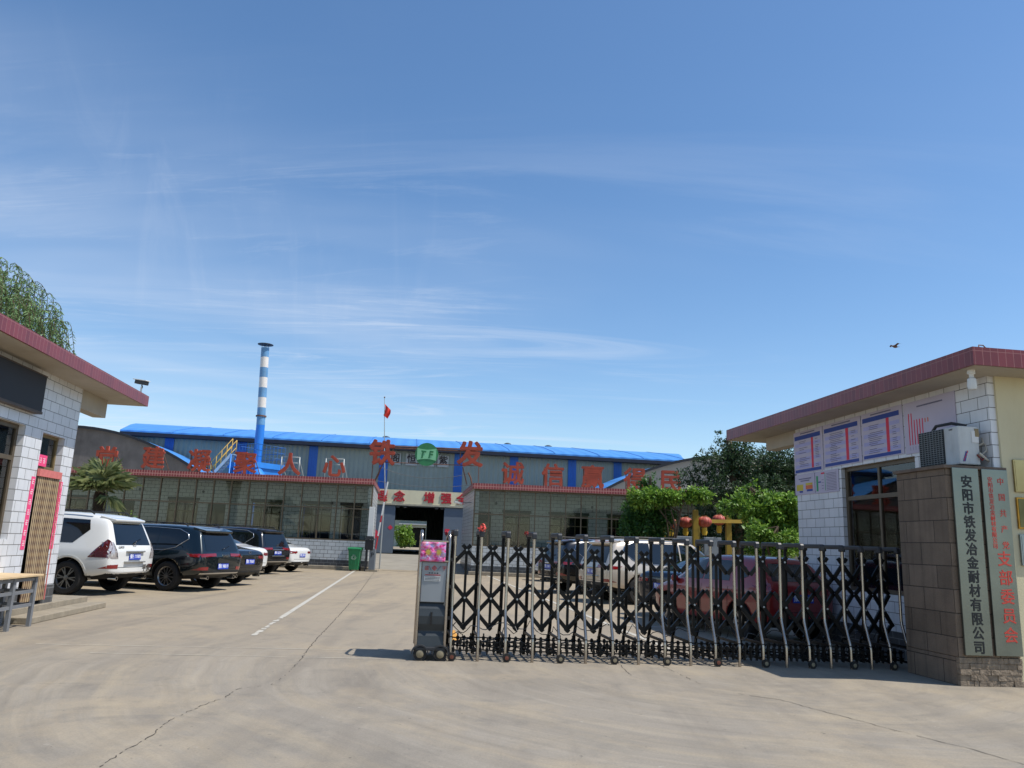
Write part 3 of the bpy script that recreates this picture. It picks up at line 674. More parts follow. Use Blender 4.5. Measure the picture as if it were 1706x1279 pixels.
annexe(-24.5, -6.55, 'long white tiled annexe with bronze glazed front and brick red eave, left of the yard', .86,
       [(X_(354), X_(384), 2.95), (X_(206), X_(232), 2.95)],
       [(X_(116), X_(152), 1.1, 2.95, 0), (X_(288), X_(338), 1.1, 3.05, 1), (X_(427), X_(477), 1.1, 3.1, 1), (X_(512), X_(561), 1.1, 3.1, 1), (X_(576), X_(611), 1.1, 3.1, 0)], 'right')
annexe(-1.62, 13.5, 'white tiled annexe with bronze glazed front, right of the warehouse entrance', .745,
       [(X_(799), X_(827), 3.05)], [(X_(847), X_(892), 1.1, 3.05, 1), (X_(924), X_(989), 1.1, 3.05, 1), (X_(1021), X_(1050), 1.1, 3.05, 0), (X_(1090), X_(1140), 1.1, 3.05, 1)], 'left')

# ------------------------------------------------------------------ roof letters
GALV = mat('pale_galvanised', '#a9adab', .5, .4, var=.1)
def roof_letter(ch, px, py, size, label, Y=38.35, base=4.3, fr=True, bold=.03):
    P = aty(px, py, Y); o = empty('roof_letter', (P.x, Y, base), 0, label, 'sign letter', 'red letters on the annexe roofs')
    z = P.z-base; L = txt(ch, size*1.08, REDL, 'character', o, face(0, -.05, z, '-y'), .05, bold)
    if fr:
        m_ = MB(); s = size*.42
        for x in (-s, s): m_.tube([(x, .03, 0), (x, .03, z+s)], .026, 6); m_.tube([(x, .03, z+s*.6), (x+.12, .75, 0)], .022, 6)
        for zz in (z-s*.5, z+s*.35, z+s): m_.tube([(-s, .03, zz), (s, .03, zz)], .014, 6)
        m_.build('letter_frame', GALV if ch in '人心' else RUST, o)
    return o
for ch, px, py, lb in (('党', 178, 765, 'red character 党 above the palm, first of the left row'), ('建', 256, 765, 'red character 建, second of the left row'), ('凝', 332, 770, 'red character 凝 below the shed roof edge, third of the left row'), ('聚', 409, 773.5, 'red character 聚 in front of the blue dust collector'), ('人', 483, 776, 'red character 人 on a pale frame, left annexe roof'), ('心', 557, 779, 'red character 心 on a pale frame, last of the left row'),
                       ('诚', 854, 791, 'red character 诚, first of the right row'), ('信', 921, 794, 'red character 信, second of the right row'), ('赢', 987, 797, 'red character 赢, third of the right row'), ('得', 1058, 801, 'red character 得 before the right shed, fourth of the right row'), ('民', 1117, 804, 'red character 民 half hidden by the trees, fifth of the right row')):
    roof_letter(ch, px, py, 1.06, lb)
def high_letter(ch, px, py, label):
    P = aty(px, py, 38.35); o = empty('roof_letter', (P.x, 38.35, 4.3), 0, label, 'sign letter', 'red letters on the entrance frame')
    txt(ch, 1.3, REDL, 'character', o, face(0, -.06, P.z-4.3, '-y'), .06, .045); return P
PA = high_letter('铁', 637, 757, 'large red character 铁 left of the round green emblem')
PB = high_letter('发', 783.5, 759.5, 'large red character 发 right of the round green emblem')
PC = aty(711, 757, 38.3)
SF = empty('sign_frame', (PC.x, 38.42, 4.3), 0, 'pipe frame spanning the yard entrance behind the emblem and large letters', 'frame')
mb = MB()
zt, zb = PC.z+.36-4.3, PC.z-.45-4.3
for z in (zt, zt-.09): mb.tube([(PA.x-PC.x-.3, 0, z), (PB.x-PC.x+.35, 0, z)], .03, 8)
mb.tube([(PA.x-PC.x-.3, 0, zb), (PB.x-PC.x+.3, 0, zb)], .022, 8)
for x in (PA.x-PC.x-.45, PA.x-PC.x+.5, PB.x-PC.x-.5, PB.x-PC.x+.45): mb.tube([(x, 0, .0 if abs(x) > 2.3 else zb), (x, 0, zt)], .022, 6)
mb.tube([(PA.x-PC.x-.3, 0, .0), (PA.x-PC.x+.05, 0, .85), (PA.x-PC.x+.05, 0, zb)], .03, 6)
mb.tube([(PB.x-PC.x-.1, 0, .0), (PB.x-PC.x-.35, 0, .85)], .03, 6)
mb.build('pipe_frame', RUST, SF)
EM = empty('round_emblem', (PC.x, 38.25, PC.z), 0, 'round green emblem sign with the letters TF over the entrance', 'sign')
GRN = mat('emblem_dark_green', '#2f7a4c', .55, var=.1); GRL = mat('emblem_pale_green', '#7fc092', .55, var=.1)
mb = MB(); mb.lathe([(0, .05), (.57, .05), (.57, -.03), (0, -.03)], (0, 0, 0), 'y', 40); mb.build('disc', GRN, EM)
def arcpoly(R1, top, n=12):
    # pale field bounded by an arc above and below
    P = []
    for k in range(n+1):
        x = -.47+.94*k/n; P.append((x, .30-.07*(1-(x/.47)**2)))
    for k in range(n+1):
        x = .47-.94*k/n; P.append((x, -.30+.07*(1-(x/.47)**2)))
    return P
mb = MB(); mb.prism(arcpoly(0, 0), 'y', -.045, -.031); mb.build('pale_field', GRL, EM)
for ch, x in (('T', -.2), ('F', .2)):
    t = txt(ch, .5, GRN, 'letter', EM, face(x, -.052, -.03, '-y') @ Matrix.Shear('XZ', 4, (0, 0)) if False else face(x, -.052, -.03, '-y') @ Matrix(((1, .25, 0, 0), (0, 1, 0, 0), (0, 0, 1, 0), (0, 0, 0, 1))),   .006, .014)

# ------------------------------------------------------------------ warehouse
WH = empty('warehouse', (-7, 50, 0), ROT, 'large blue roofed warehouse with translucent corrugated front and blue pilasters', 'warehouse')
SHEET = corrug('translucent_grey_sheet', '#87928d', .3, .45, .10); BLUE = mat('blue_painted_sheet', '#1660b8', .45, var=.08, vs=2)
BROOF = corrug('blue_roof_sheet', '#4a8ccf', .8, .4, .07); DKBLUE = mat('eave_shadow_navy', '#10182c', .6)
CREAMB = mat('cream_beam_paint', '#d3cbab', .8, var=.06, vs=2, dirt=('#a4956a', 1.5, .4)); SLATE = mat('slate_blue_door', '#5f6b78', .5, var=.06, vs=1.5)
wl, wr, ez = -16.9, 18.8, 7.55
mb = MB(); wallrun(mb, wl, wr, 0, ez-.15, 0, .12, [(-1.3, 5.4, .0, 4.65)], axis='x'); mb.build('front_wall', SHEET, WH)
for x in (-14.3, -9.9, -5.5, -1.05, 3.75, 7.4, 11.3, 14.4):
    mb = MB(); mb.box(x-.27, x+.27, -.05, -.005, 4.66 if -1.3 < x < 5 else .2, ez-.16)
    for k in range(3): mb.box(x-.2+.15*k, x-.14+.15*k, -.075, -.051, 4.67 if -1.3 < x < 5 else .2, ez-.17)
    mb.build('pilaster', BLUE, WH)
mb = MB(); wallrun(mb, -1.3, 5.4, .6, 3.68, .02, .12, [(-.15, 3.05, .6, 3.6)], axis='x'); mb.build('door_surround', SLATE, WH)
mb = MB(); mb.box(-1.45, 5.6, -.12, .12, 3.7, 4.64); bm_ = mb.build('entrance_beam', CREAMB, WH)
mb = MB(); mb.box(-1.45, 5.6, -.22, -.125, 3.66, 3.76); mb.build('door_track', mat('pale_track', '#a6a08c', .7), WH)
for x in (-.95, 3.95): mb = MB(); mb.box(x-.75 if x < 0 else x-.95, x+.85, -.1, -.02, .66, 3.64); mb.build('sliding_door', SLATE, WH, bevel=.01)
for x in (.05, .5, 2.5, 2.85): mb = MB(); mb.box(x-.1, x+.1, -.2, -.05, 3.5, 3.66); mb.build('door_hanger', BLACK, WH)
REDP = mat('red_paper', '#d0304a', .6)
for x, z, s in ((-.35, 2.25, .16), (-1.25, 1.8, .3)): mb = MB(); mb.prism([(x, z-s), (x+s, z), (x, z+s), (x-s, z)], 'y', -.112, -.104); mb.build('door_paper', REDP, WH)
mb = MB(); mb.box(3.1, 3.4, -.112, -.104, 2.1, 2.3); mb.build('door_paper', REDP, WH)
def WX(px): return ((px-853)*50*.985/1290+7)/ND.x
for ch, px in (('践', 613), ('理', 643.5), ('念', 672), ('增', 721.5), ('强', 749.5), ('全', 776)):
    txt(ch, .72, mat('crimson_letter', '#b5222c', .5, var=.1), 'character', WH, face(WX(px), -.15, 4.17, '-y'), .03, .02)
for ch, px in (('阁', 661), ('恒', 688), ('', 717), ('紫', 741)):
    b = MB(); x = WX(px); z = 6.62-.0*x; b.box(x-.36, x+.36, -.1, -.06, z-.4, z+.36); q = b.build('letter_board', mat('grey_letter_board', '#a7abac', .6, var=.06), WH)
    if ch: txt(ch, .6, mat('dark_brush_ink', '#2a1d22', .6), 'character', q, face(x, -.112, z, '-y'), .01, .012)
# roof: vaulted sheet
prof = [(-.6, ez-.1), (0, ez+.08), (4, 8.38), (8, 8.98), (10.5, 9.2), (12.5, 9.27), (14.5, 9.2), (17, 8.98), (21, 8.38), (25, ez+.08), (25.6, ez-.1)]
def roofpoly(pr, th): return pr+[(y, z-th) for y, z in reversed(pr)]
mb = MB(); rp = roofpoly(prof, .1); nn_ = len(rp); rgt = lambda y: 19.0+3.9*min(1, max(0, y)/12.5); lft = lambda y: -17.1-3.2*min(1, max(0, y)/12.5)
mb.add([(lft(y), y, z) for y, z in rp]+[(rgt(y), y, z) for y, z in rp], [tuple(range(nn_-1, -1, -1)), tuple(range(nn_, 2*nn_))]+[(i, (i+1) % nn_, nn_+(i+1) % nn_, nn_+i) for i in range(nn_)]); ro = mb.build('roof', BROOF, WH)
mb = MB()
for k in range(12): # overlapping sheet seams
    x = -14+3*k
    for (y0_, z0_), (y1_, z1_) in zip(prof[:5], prof[1:6]): mb.bar((x, y0_, z0_+.012), (x, y1_, z1_+.012), .06, .03)
mb.build('roof_seam', mat('seam_blue', '#3d78bb', .5, var=.15, vs=3), ro)
mb = MB(); mb.box(-17.1, wr+.35, -.62, -.1, ez-.42, ez-.2); mb.build('eave_shadow_band', DKBLUE, ro)  # navy strip: the shadow under the roof overhang, put in as colour
for x, y in ((-1.4, 12.5), (8.5, 12.5), (11.9, 12.5)):
    mb = MB(); mb.lathe([(0, 0), (.22, 0), (.2, .15), (.34, .2), (.3, .42), (.12, .5), (0, .5)], (x, y, 9.17), n=12); mb.build('roof_vent', mat('vent_steel', '#5c6265', .5, .5, var=.1), ro)
# inside
mb = MB(); mb.box(wl, wl+.12, .13, 25, 0, ez).box(wr-.12, wr, .13, 25, 0, ez); wallrun(mb, wl+.13, wr-.13, 0, ez, 24.88, 25, [(-.4, 2.6, .6, 3.33)], axis='x'); mb.build('shell_wall', SHEET, WH)
mb = MB(); mb.box(wl+.13, wr-.13, .14, 24.87, .3, .6); mb.build('floor_slab', CONC, WH)
mb = MB(); mb.box(-1.7, -1.5, .2, 24.8, .6, 7).box(4.2, 4.4, .2, 24.8, .6, 7).box(-1.49, 4.19, .2, 24.8, 4.6, 4.7); mb.build('inner_partition', mat('dark_grey_partition', '#3c3d3f', .9, var=.2), WH)  # dark grey on every face, with slight random tone
# beyond the far opening
yd = MB(); yd.box(-40, 40, 50+25.6, 140, .3, .62); tag(yd.build('rear_yard', GM), 'concrete yard behind the warehouse', kind='structure')
RB = empty('rear_building', (-11.5, 104, .62), 0, 'pale grey building with dark doorway seen through the warehouse', 'building')
mb = MB(); wallrun(mb, -8, 8, 0, 4.4, 0, .3, [(-2.0, .9, 0, 2.6)], axis='x'); mb.build('wall', mat('pale_grey_render', '#9aa6a0', .9, var=.06), RB)
mb = MB(); mb.prism(roofpoly([(-1, 4.2), (6, 6.6)], .15), 'x', -9, 9); mb.build('roof', mat('grey_green_roof', '#6d8276', .8, var=.1), RB)
mb = MB(); mb.box(-2, .9, .8, .9, 0, 2.6); mb.build('doorway', DARKROOM, RB)
mb = MB(); mb.box(-2.6, 1.6, -.6, -.02, 2.9, 3.05); mb.build('canopy', WHITEP, RB)
mb = MB(); mb.box(2.6, 4.0, -.2, -.02, 2.2, 4.2); mb.build('blue_panel', BLUE, RB)
# ramp
mb = MB(); a0, b0 = Vector((-6.85, 40.5)), Vector((-1.7, 40.5)); a1 = Vector((-8.15, 49.7)); b1 = Vector((-2.2, 50.5))
mb.add([(a0.x, a0.y, .005), (b0.x, b0.y, .005), (b1.x, b1.y, .62), (a1.x, a1.y, .62), (a0.x, a0.y, -.1), (b0.x, b0.y, -.1), (b1.x, b1.y, -.1), (a1.x, a1.y, -.1)], [(0, 1, 2, 3), (0, 4, 5, 1), (1, 5, 6, 2), (3, 2, 6, 7), (0, 3, 7, 4)])
tag(mb.build('ramp', mat('ramp_concrete', '#8b867b', .9, var=.1, vs=1.2, bump=.2, dirt=('#7d766a', 1, .4))), 'concrete ramp up to the warehouse door', kind='structure')

# ------------------------------------------------------------------ barrel roofed sheds
CEM = mat('sooty_cement_render', '#6a6460', .95, var=.22, vs=1.2, bump=.3, bs=8, dirt=('#3f3a37', .7, .8))
CEM2 = mat('grey_cement_render', '#8f8b85', .95, var=.1, vs=.8, bump=.3, bs=8, dirt=('#6d675f', .5, .6))
def shed(xc, za, k, xa, xb, wall, label, dep=6.2):
    o = empty('barrel_shed', (xc, 43, 0), 0, label, 'shed'); n = 28; f = lambda x: za-k*x*x
    pts = [(xa+(xb-xa)*i/n) for i in range(n+1)]
    pts = [x for x in pts if f(x) > 3.2]
    mb = MB(); m = len(pts)
    poly = [(x, f(x)-.02) for x in pts]+[(pts[-1], 0), (pts[0], 0)]
    mb.prism(poly, 'y', 0, .25); mb.build('gable_wall', wall, o)
    mb = MB(); vs = []
    for y, sh in ((-.15, SLOPE*-.15), (dep, SLOPE*dep)):
        vs += [(x+sh, y, f(x)) for x in pts]+[(x+sh, y, f(x)+.09) for x in pts]
    fs = []
    for i in range(m-1):
        A, B, C_, D_ = i, m+i, 2*m+i, 3*m+i
        fs += [(A, A+1, C_+1, C_), (B, D_, D_+1, B+1), (A, B, B+1, A+1), (C_, C_+1, D_+1, D_)]
    fs += [(0, 2*m, 3*m, m), (m-1, 2*m-1, 4*m-1, 3*m-1)]
    mb.add(vs, fs); r = mb.build('roof', BROOF, o)
    mb = MB(); 
    for i in range(m-1): mb.bar((pts[i], -.17, f(pts[i])+.02), (pts[i+1], -.17, f(pts[i+1])+.02), .035, .14)
    mb.build('verge_strip', mat('dark_verge', '#1a1d24', .6), r)
    return o
shed(-24.3, 6.95, .0425, -9, 7.75, CEM, 'sooty barrel roofed shed behind the left annexe')
shed(12.4, 6.72, .042, -8.2, 9, CEM2, 'grey barrel roofed shed half hidden by the dark tree')

# ------------------------------------------------------------------ chimney and dust collector
CH = empty('chimney', (-15.0, 46.4, 0), 0, 'tall blue and white banded steel chimney with disc cap', 'chimney')
CB = mat('faded_chimney_blue', '#5d8fb8', .5, var=.12, vs=3, dirt=('#8d8a7c', 2, .4)); CW = mat('chimney_white', '#d9d3cb', .6, var=.06, vs=2, dirt=('#b39c84', 1.5, .35)); CBB = mat('bright_chimney_blue', '#2277cf', .4, var=.06)
def chz(y): return aty(430, y, 46.4).z
bands = [(740, 655+53, CBB), (708, 679, CB), (679, 662, CW), (662, 645.6, CB), (645.6, 628.5, CW), (628.5, 612, CB), (612, 594.7, CW), (594.7, 579, CB)]
zz = 0
def chx(z): return -.045*max(0, z-6.5)
for k, (ya, yb, ma) in enumerate(bands):
    za = 0 if k == 0 else chz(ya); zb = chz(yb)
    mb = MB(); mb.tube([(chx(za), 0, za), (chx(zb), 0, zb-.002)], [.275-.003*za, .275-.003*zb], 20); mb.build('pipe_band', ma, CH)
zt = chz(579)
mb = MB(); mb.lathe([(0, zt+.3), (.47, zt+.22), (.47, zt+.2), (0, zt+.24)], (chx(zt), 0, 0), n=24); mb.build('rain_cap', mat('dark_cap', '#3b3d40', .7), CH)
mb = MB()
for a in range(4): mb.tube([(chx(zt)+.2*math.cos(a*PI/2+.5), .2*math.sin(a*PI/2+.5), zt-.1), (chx(zt)+.2*math.cos(a*PI/2+.5), .2*math.sin(a*PI/2+.5), zt+.25)], .015, 6)
mb.build('cap_bracket', GREYM, CH)
zr = chz(693); mb = MB(); mb.lathe([(.26, zr-.04), (.31, zr-.04), (.31, zr+.04), (.26, zr+.04)], (chx(zr), 0, 0), n=20); mb.build('guy_ring', RUST, CH)
DCt = empty('dust_collector', (-15.25, 46.5, 0), -.62, 'blue steel dust collector with railed top platform under the chimney', 'dust collector')
BST = mat('blue_steel_casing', '#2b7fd2', .45, var=.1, vs=2)
mb = MB(); mb.box(-1.05, 1.15, -.9, 1.2, 4.0, 5.3).box(-.95, 1.05, -.8, 1.1, 2.0, 3.99)
for k in range(9): mb.box(-1.0+.25*k, -.94+.25*k, -.98, -.901, 4.05, 5.28)
mb.box(-1.15, 1.25, -1.0, 1.3, 5.3, 5.62); mb.build('casing', BST, DCt)
mb = MB(); mb.tube([(1.2, -.6, 5.0), (1.7, -.6, 4.6), (1.8, -.6, 3.6), (1.8, -.6, 0)], .32, 14); mb.build('duct', BST, DCt)
for x in (-.9, .9):
    for y in (-.7, 1.0): mb = MB(); mb.box(x-.08, x+.08, y-.08, y+.08, 0, 2.0); mb.build('leg', BST, DCt)
mb = MB(); zc = 5.62
for z in (.35, .7, 1.05): mb.tube([(-1.1, -.95, zc+z), (1.2, -.95, zc+z), (1.2, 1.25, zc+z), (-1.1, 1.25, zc+z), (-1.1, -.95, zc+z)], .02, 6)
for k in range(9): mb.tube([(-1.1+2.3*k/8, -.95, zc), (-1.1+2.3*k/8, -.95, zc+1.05)], .016, 5); mb.tube([(1.2, -.95+2.2*k/8, zc), (1.2, -.95+2.2*k/8, zc+1.05)], .016, 5)
mb.build('railing', mat('railing_blue', '#1f5fa0', .5, var=.1), DCt)
ST = empty('steel_stair', (-17.3, 45.4, 0), 0, 'yellow railed steel stair climbing to the dust collector', 'stairs')
mb = MB(); YR = mat('yellow_rail_paint', '#c9a34a', .5, var=.15, vs=8, dirt=('#7d6438', 6, .4))
a, b = Vector((-.5, 0, 3.9)), Vector((1.15, 0, 6.0))
for y in (-.35, .35):
    for h in (.45, .9): mb.tube([a+Vector((0, y, h)), b+Vector((0, y, h))], .022, 6)
    for k in range(7): p = a.lerp(b, k/6)+Vector((0, y, 0)); mb.tube([p, p+Vector((0, 0, .9))], .018, 6)
mb.build('handrail', YR, ST)
mb = MB()
for y in (-.35, .35): mb.bar(a+Vector((0, y, 0)), b+Vector((0, y, 0)), .04, .16)
for k in range(12): p = a.lerp(b, k/11); mb.box(p.x-.11, p.x+.11, -.33, .33, p.z-.015, p.z+.015)
mb.build('treads', mat('white_blue_stringer', '#a9bccb', .5, var=.1), ST)
mb = MB()
for x, z in ((-.5, 3.9), (.3, 4.85), (1.15, 6.0)):
    for y in (-.35, .35): mb.tube([(x, y, 0), (x, y, z)], .04, 8)
mb.build('support_post', BST, ST)

# ------------------------------------------------------------------ flagpole, barrier, bin, entrance bits
P0 = atz(632, 948); pt = aty(640.6, 663, P0.y)
FP = empty('flagpole', (P0.x, P0.y, 0), 0, 'thin steel flagpole with a small red flag at the yard entrance', 'flagpole')
dx = (pt.x-P0.x)
mb = MB(); mb.tube([(0, 0, 0), (0, 0, 4), (dx*.5, 0, 6.2), (dx, 0, pt.z)], [.035, .03, .024, .016], 8); mb.build('pole', GALV, FP)
mb = MB(); mb.lathe([(0, 0), (.04, .02), (.04, .06), (0, .09)], (dx, 0, pt.z), n=10); mb.build('finial', RUST, FP)
mb = MB(); vs = []; nu, nv = 8, 8
for i in range(nu+1):
    for j in range(nv+1):
        u, v = i/nu, j/nv
        vs.append((dx+.03+.34*u*(1-.25*v)+.04*math.sin(v*4), .08*math.sin(u*9+v*2), pt.z-.3-.62*v*(1-.2*u)-.32*u))
mb.add(vs, [(i*(nv+1)+j, (i+1)*(nv+1)+j, (i+1)*(nv+1)+j+1, i*(nv+1)+j+1) for i in range(nu) for j in range(nv)], 0, True)
mb.build('flag', mat('flag_red', '#d8382a', .7, var=.05), FP, fix=False)
B0 = aty(621, 946, 37.3); BR = empty('barrier_gate', (B0.x-.05, B0.y, 0), 0, 'grey parking barrier cabinet marked P with its striped arm raised', 'barrier')
mb = MB(); mb.box(-.14, .14, -.14, .14, .08, 1.05); mb.build('cabinet', GREYM, BR, bevel=.02)
mb = MB(); mb.box(-.25, .3, -.25, .25, 0, .08); mb.build('base', CONC, BR)
txt('P', .3, INKB, 'letter', BR, face(0, -.145, .75, '-y'), .003, .004)
mb = MB()
for k in range(10): z0 = 1.0+.32*k; mb.bar((.12+.035*k, -.02, z0), (.12+.035*(k+1), -.02, z0+.32), .05, .09, 1 if k in (0, 1, 4, 7) else 0, up=(0, 1, 0))
mb.build('arm', [WHITEP, mat('barrier_red', '#c0282c', .5)], BR)
B1_ = aty(612.5, 944, 37.2); MBX = empty('card_reader', (B1_.x, B1_.y, 0), 0, 'black card reader box on posts beside the green bin', 'box')
mb = MB(); mb.box(-.19, .19, -.1, .1, .98, 1.45); mb.build('box_body', mat('black_box', '#17151a', .4), MBX, bevel=.015)
mb = MB(); mb.prism([(-.22, 1.46), (.22, 1.46), (.16, 1.62), (-.16, 1.62)], 'y', -.12, .12); mb.build('hood', DARK, MBX)
for x in (-.12, .12): mb = MB(); mb.box(x-.025, x+.025, -.025, .025, 0, .98); mb.build('leg', DARK, MBX)
WN = aty(617, 887, 37.7); NB = empty('notice_board', (WN.x, 37.7, 1.4), 0, 'white notice board standing at the annexe corner', 'notice board')
mb = MB(); mb.box(-.13, .13, -.03, .03, .1, 1.6); mb.build('panel', WHITEP, NB, bevel=.01)
mb = MB(); mb.box(-.1, -.06, -.02, .02, -1.4, .1).box(.06, .1, -.02, .02, -1.4, .1); mb.build('leg', DARK, NB)
BP = aty(590, 946, 37.25); BIN = empty('wheelie_bin', (BP.x, 37.25, 0), 0, 'green wheelie bin in front of the left annexe', 'bin')
GB = mat('bin_green', '#1f7a4a', .5, var=.08, vs=5)
mb = MB(); sz = lambda a, b, z: [(-a, -b, z), (a, -b, z), (a, b, z), (-a, b, z)]
mb.add(sz(.2, .24, .06)+sz(.27, .33, .95)+sz(.3, .36, .95)+sz(.3, .36, 1.0), [(3, 2, 1, 0)]+[(i+4*j, (i+1) % 4+4*j, (i+1) % 4+4*j+4, i+4*j+4) for j in range(3) for i in range(4)]+[(12, 13, 14, 15)])
for k in (-1, 1): mb.box(k*.1-.02, k*.1+.02, -.31, -.25, .3, .8)
mb.build('bin_body', GB, BIN)
mb = MB(); mb.prism([(-.38, 1.0), (.36, 1.0), (.36, 1.08), (-.3, 1.06), (-.38, 1.03)], 'x', -.31, .31); mb.build('lid', GB, BIN, bevel=.015)
for x in (-.22, .22): mb = MB(); mb.lathe([(0, -.03), (.1, -.03), (.1, .03), (0, .03)], (x, .3, .1), 'x', 14); mb.build('wheel', BLACK, BIN)
txt('♻', .22, mat('pale_print', '#b9c9b9', .6), 'recycle_mark', BIN, face(0, -.335, .62, '-y'), .002)
# sagging cables between the annexes
def cable(p, q, sag, label, r=.012, n=14):
    p, q = Vector(p), Vector(q); mb = MB(); c = (p+q)/2
    mb.tube([p.lerp(q, k/n)-c-Vector((0, 0, sag*4*(k/n)*(1-k/n))) for k in range(n+1)], r, 5)
    o = mb.build('cable', mat('cable_grey', '#5d6062', .6), None); o.location = c; tag(o, label, 'cable')
cable(aty(634, 778, 38.8), aty(780, 789, 38.8), .38, 'upper sagging cable across the warehouse front')
cable(aty(625, 800, 39), aty(782, 808, 39), .2, 'lower sagging cable across the warehouse front')
for px, py, lb in ((786, 830, 'small white security camera on the right annexe corner'),):
    P = aty(767, 839, 39.4); o = empty('security_camera', P, 0, lb, 'camera'); mb = MB(); mb.bar((-.3, 0, .08), (.1, 0, 0), .1, .1); mb.build('camera_body', WHITEP, o, bevel=.01)
    mb = MB(); mb.bar((.0, 0, .04), (1.0, .3, .12), .04, .04); mb.build('arm', GREYM, o)
for (x1_, z1_), (x2_, z2_), lb in (((624, 806), (634, 778), 'leaning cable mast at the left annexe corner'), ((786, 812), (780, 787), 'leaning cable mast at the right annexe corner')):
    a = aty(x1_, z1_, 38.6); a.z = 4.3; b = aty(x2_, z2_, 38.6); o = empty('cable_mast', a, 0, lb, 'mast'); mb = MB(); mb.tube([(0, 0, 0), (b-a)*.5+Vector((.05, 0, 0)), b-a], .04, 7); mb.build('post', RUST, o)
# ------------------------------------------------------------------ folding gate
go = Vector((-.69, 10.5, 0))
GT = empty('folding_gate', go, ROT, 'long black and steel folding gate pulled most of the way across the drive', 'gate')
XS = [.03, .385, .745, 1.105, 1.455, 1.82, 2.185, 2.54, 2.905, 3.265, 3.615, 3.955, 4.295, 4.63, 4.965, 5.275, 5.575, 5.875, 6.165, 6.44]
BLK = mat('gate_black_tube', '#090a0b', .45, .0, var=.15, vs=12, spec=.25); CAPM = mat('gate_cap_plastic', '#2a2c30', .45, var=.12, vs=9)
RUBB = mat('wheel_rubber', '#24221f', .8, var=.2, vs=12); HUB = mat('dusty_hub', '#8b8068', .6, .3, var=.2, vs=25); HUBR = mat('rusty_hub', '#6e3d2c', .7, var=.25, vs=25)
R = random.Random(11)
frames = []
for i, x in enumerate(XS):
    tw = R.uniform(-.008, .008)
    gf = MB(); gf.tube([(x+tw, .13, 1.62), (x, .13, .66), (x, .12, .6), (x, .055, .42), (x, .015, .33), (x, 0, .25), (x, 0, .0 if i % 2 == 0 or True else .05)], .0205, 10)
    o = gf.build('front_post', STEEL, GT); frames.append(o)
    gb = MB()
    for z in (.63, .3): gb.lathe([(.0225, z-.007), (.0235, z), (.0225, z+.007)], (x, .13 if z > .5 else .008, 0), n=10)
    gb.build('post_ring', BLACK, o)
    gb = MB(); gb.tube([(x, .62, 1.62), (x, .62, .6), (x, .66, .4), (x, .74, .25), (x, .74, .0)], .024, 8)
    gb.bar((x, .03, .3), (x, .72, .3), .02, .035).bar((x, .03, .1), (x, .72, .1), .02, .03); gb.build('rear_post', BLK, GT)
    gc = MB(); gc.prism([(.095, 1.58), (.165, 1.58), (.165, 1.615), (.585, 1.615), (.585, 1.58), (.655, 1.58), (.655, 1.65), (.63, 1.675), (.12, 1.675), (.095, 1.65)], 'x', x-.033, x+.033); gc.build('top_cap', CAPM, GT, bevel=.012)
    if i in (0, 2, 4, 6, 8, 10, 12, 14, 16, 18):
        for y in (-.03, .77):
            w = MB(); w.lathe([(0, -.02), (.03, -.022), (.032, -.018), (.055, -.018), (.055, .018), (0, .018)], (x+.02, y, .055), 'x' if False else 'y', 14, 0); w.lathe([(0, -.026), (.026, -.024)], (x+.02, y, .055), 'y', 10, 1)
            w.build('wheel', [RUBB, HUBR if i in (0, 2, 10) else HUB], GT)
# scissor linkage between frames
for i in range(len(XS)-1):
    a, b = XS[i], XS[i+1]; c = (a+b)/2; w = b-a; l = MB(); full = .355
    k = max(0, (full-w)/full)  # tighter bays stand steeper
    dz = .17+.10*k; y = .36; up = (0, 1, 0)
    def X(p, q, yy=y, w_=.03, h_=.052): l.bar((p[0], yy, p[1]), (q[0], yy, q[1]), h_, w_, up=up)
    tz = 1.40 if k < .12 else 1.40+.05*k
    bott = .37-.04*k
    # top pair crossing above the bay centre
    X((a, tz-dz-.02), (c+.055, tz+.07*(1+k))); X((b, tz-dz-.02), (c-.055, tz+.07*(1+k)), y+.034)
    # middle cross and bottom vee
    mid = .77; X((a, mid+dz*1.15), (b, mid-dz*1.15), y-.03); X((a, mid-dz*1.15), (b, mid+dz*1.15), y+.03, .035)
    X((a, mid-dz*1.15), (c+.02, bott-.01), y-.03); X((b, mid-dz*1.15), (c-.02, bott-.01), y+.03, .035)
    l.bar((c, y+.001, tz+.0), (c, y+.001, bott+.06), .034, .026, up=up)
    if k > .08:
        X((a, tz-dz-.02), (c, tz-2*dz), y-.03); X((b, tz-dz-.02), (c, tz-2*dz), y+.03)
        X((a, mid+dz*1.15), (c+.03, mid+2.2*dz), y-.03); X((b, mid+dz*1.15), (c-.03, mid+2.2*dz), y+.03)
    l.build('scissor_linkage', BLK, GT)
    l = MB(); l.lathe([(0, -.012), (.014, -.012), (.014, .0)], (c, y-.05, tz-.0), 'y', 8); l.lathe([(0, -.012), (.014, -.012), (.014, .0)], (c, y-.05, mid), 'y', 8); l.build('pivot_bolt', GALV, GT)
    # low guard chain
    l = MB()
    for yy in (.12, .62):
        for z in (.12, .22): l.bar((a, yy, z+.01*math.sin(i)), (b, yy, z), .014, .016)
        n = 4 if w > .3 else 3
        for j in range(n):
            x = a+w*(j+.5)/n; l.box(x-.009, x+.009, yy-.02, yy+.02, .07, .28 if j % 2 else .25); l.box(x-.02, x+.02, yy-.014, yy+.014, .195, .24)
            l.box(x-.018, x+.018, yy-.016, yy+.016, .1, .15)
    l.bar((a, .12, .22), (b, .62, .22), .014, .014).bar((b, .12, .14), (a, .62, .14), .014, .014)
    l.build('guard_links', BLK, GT)
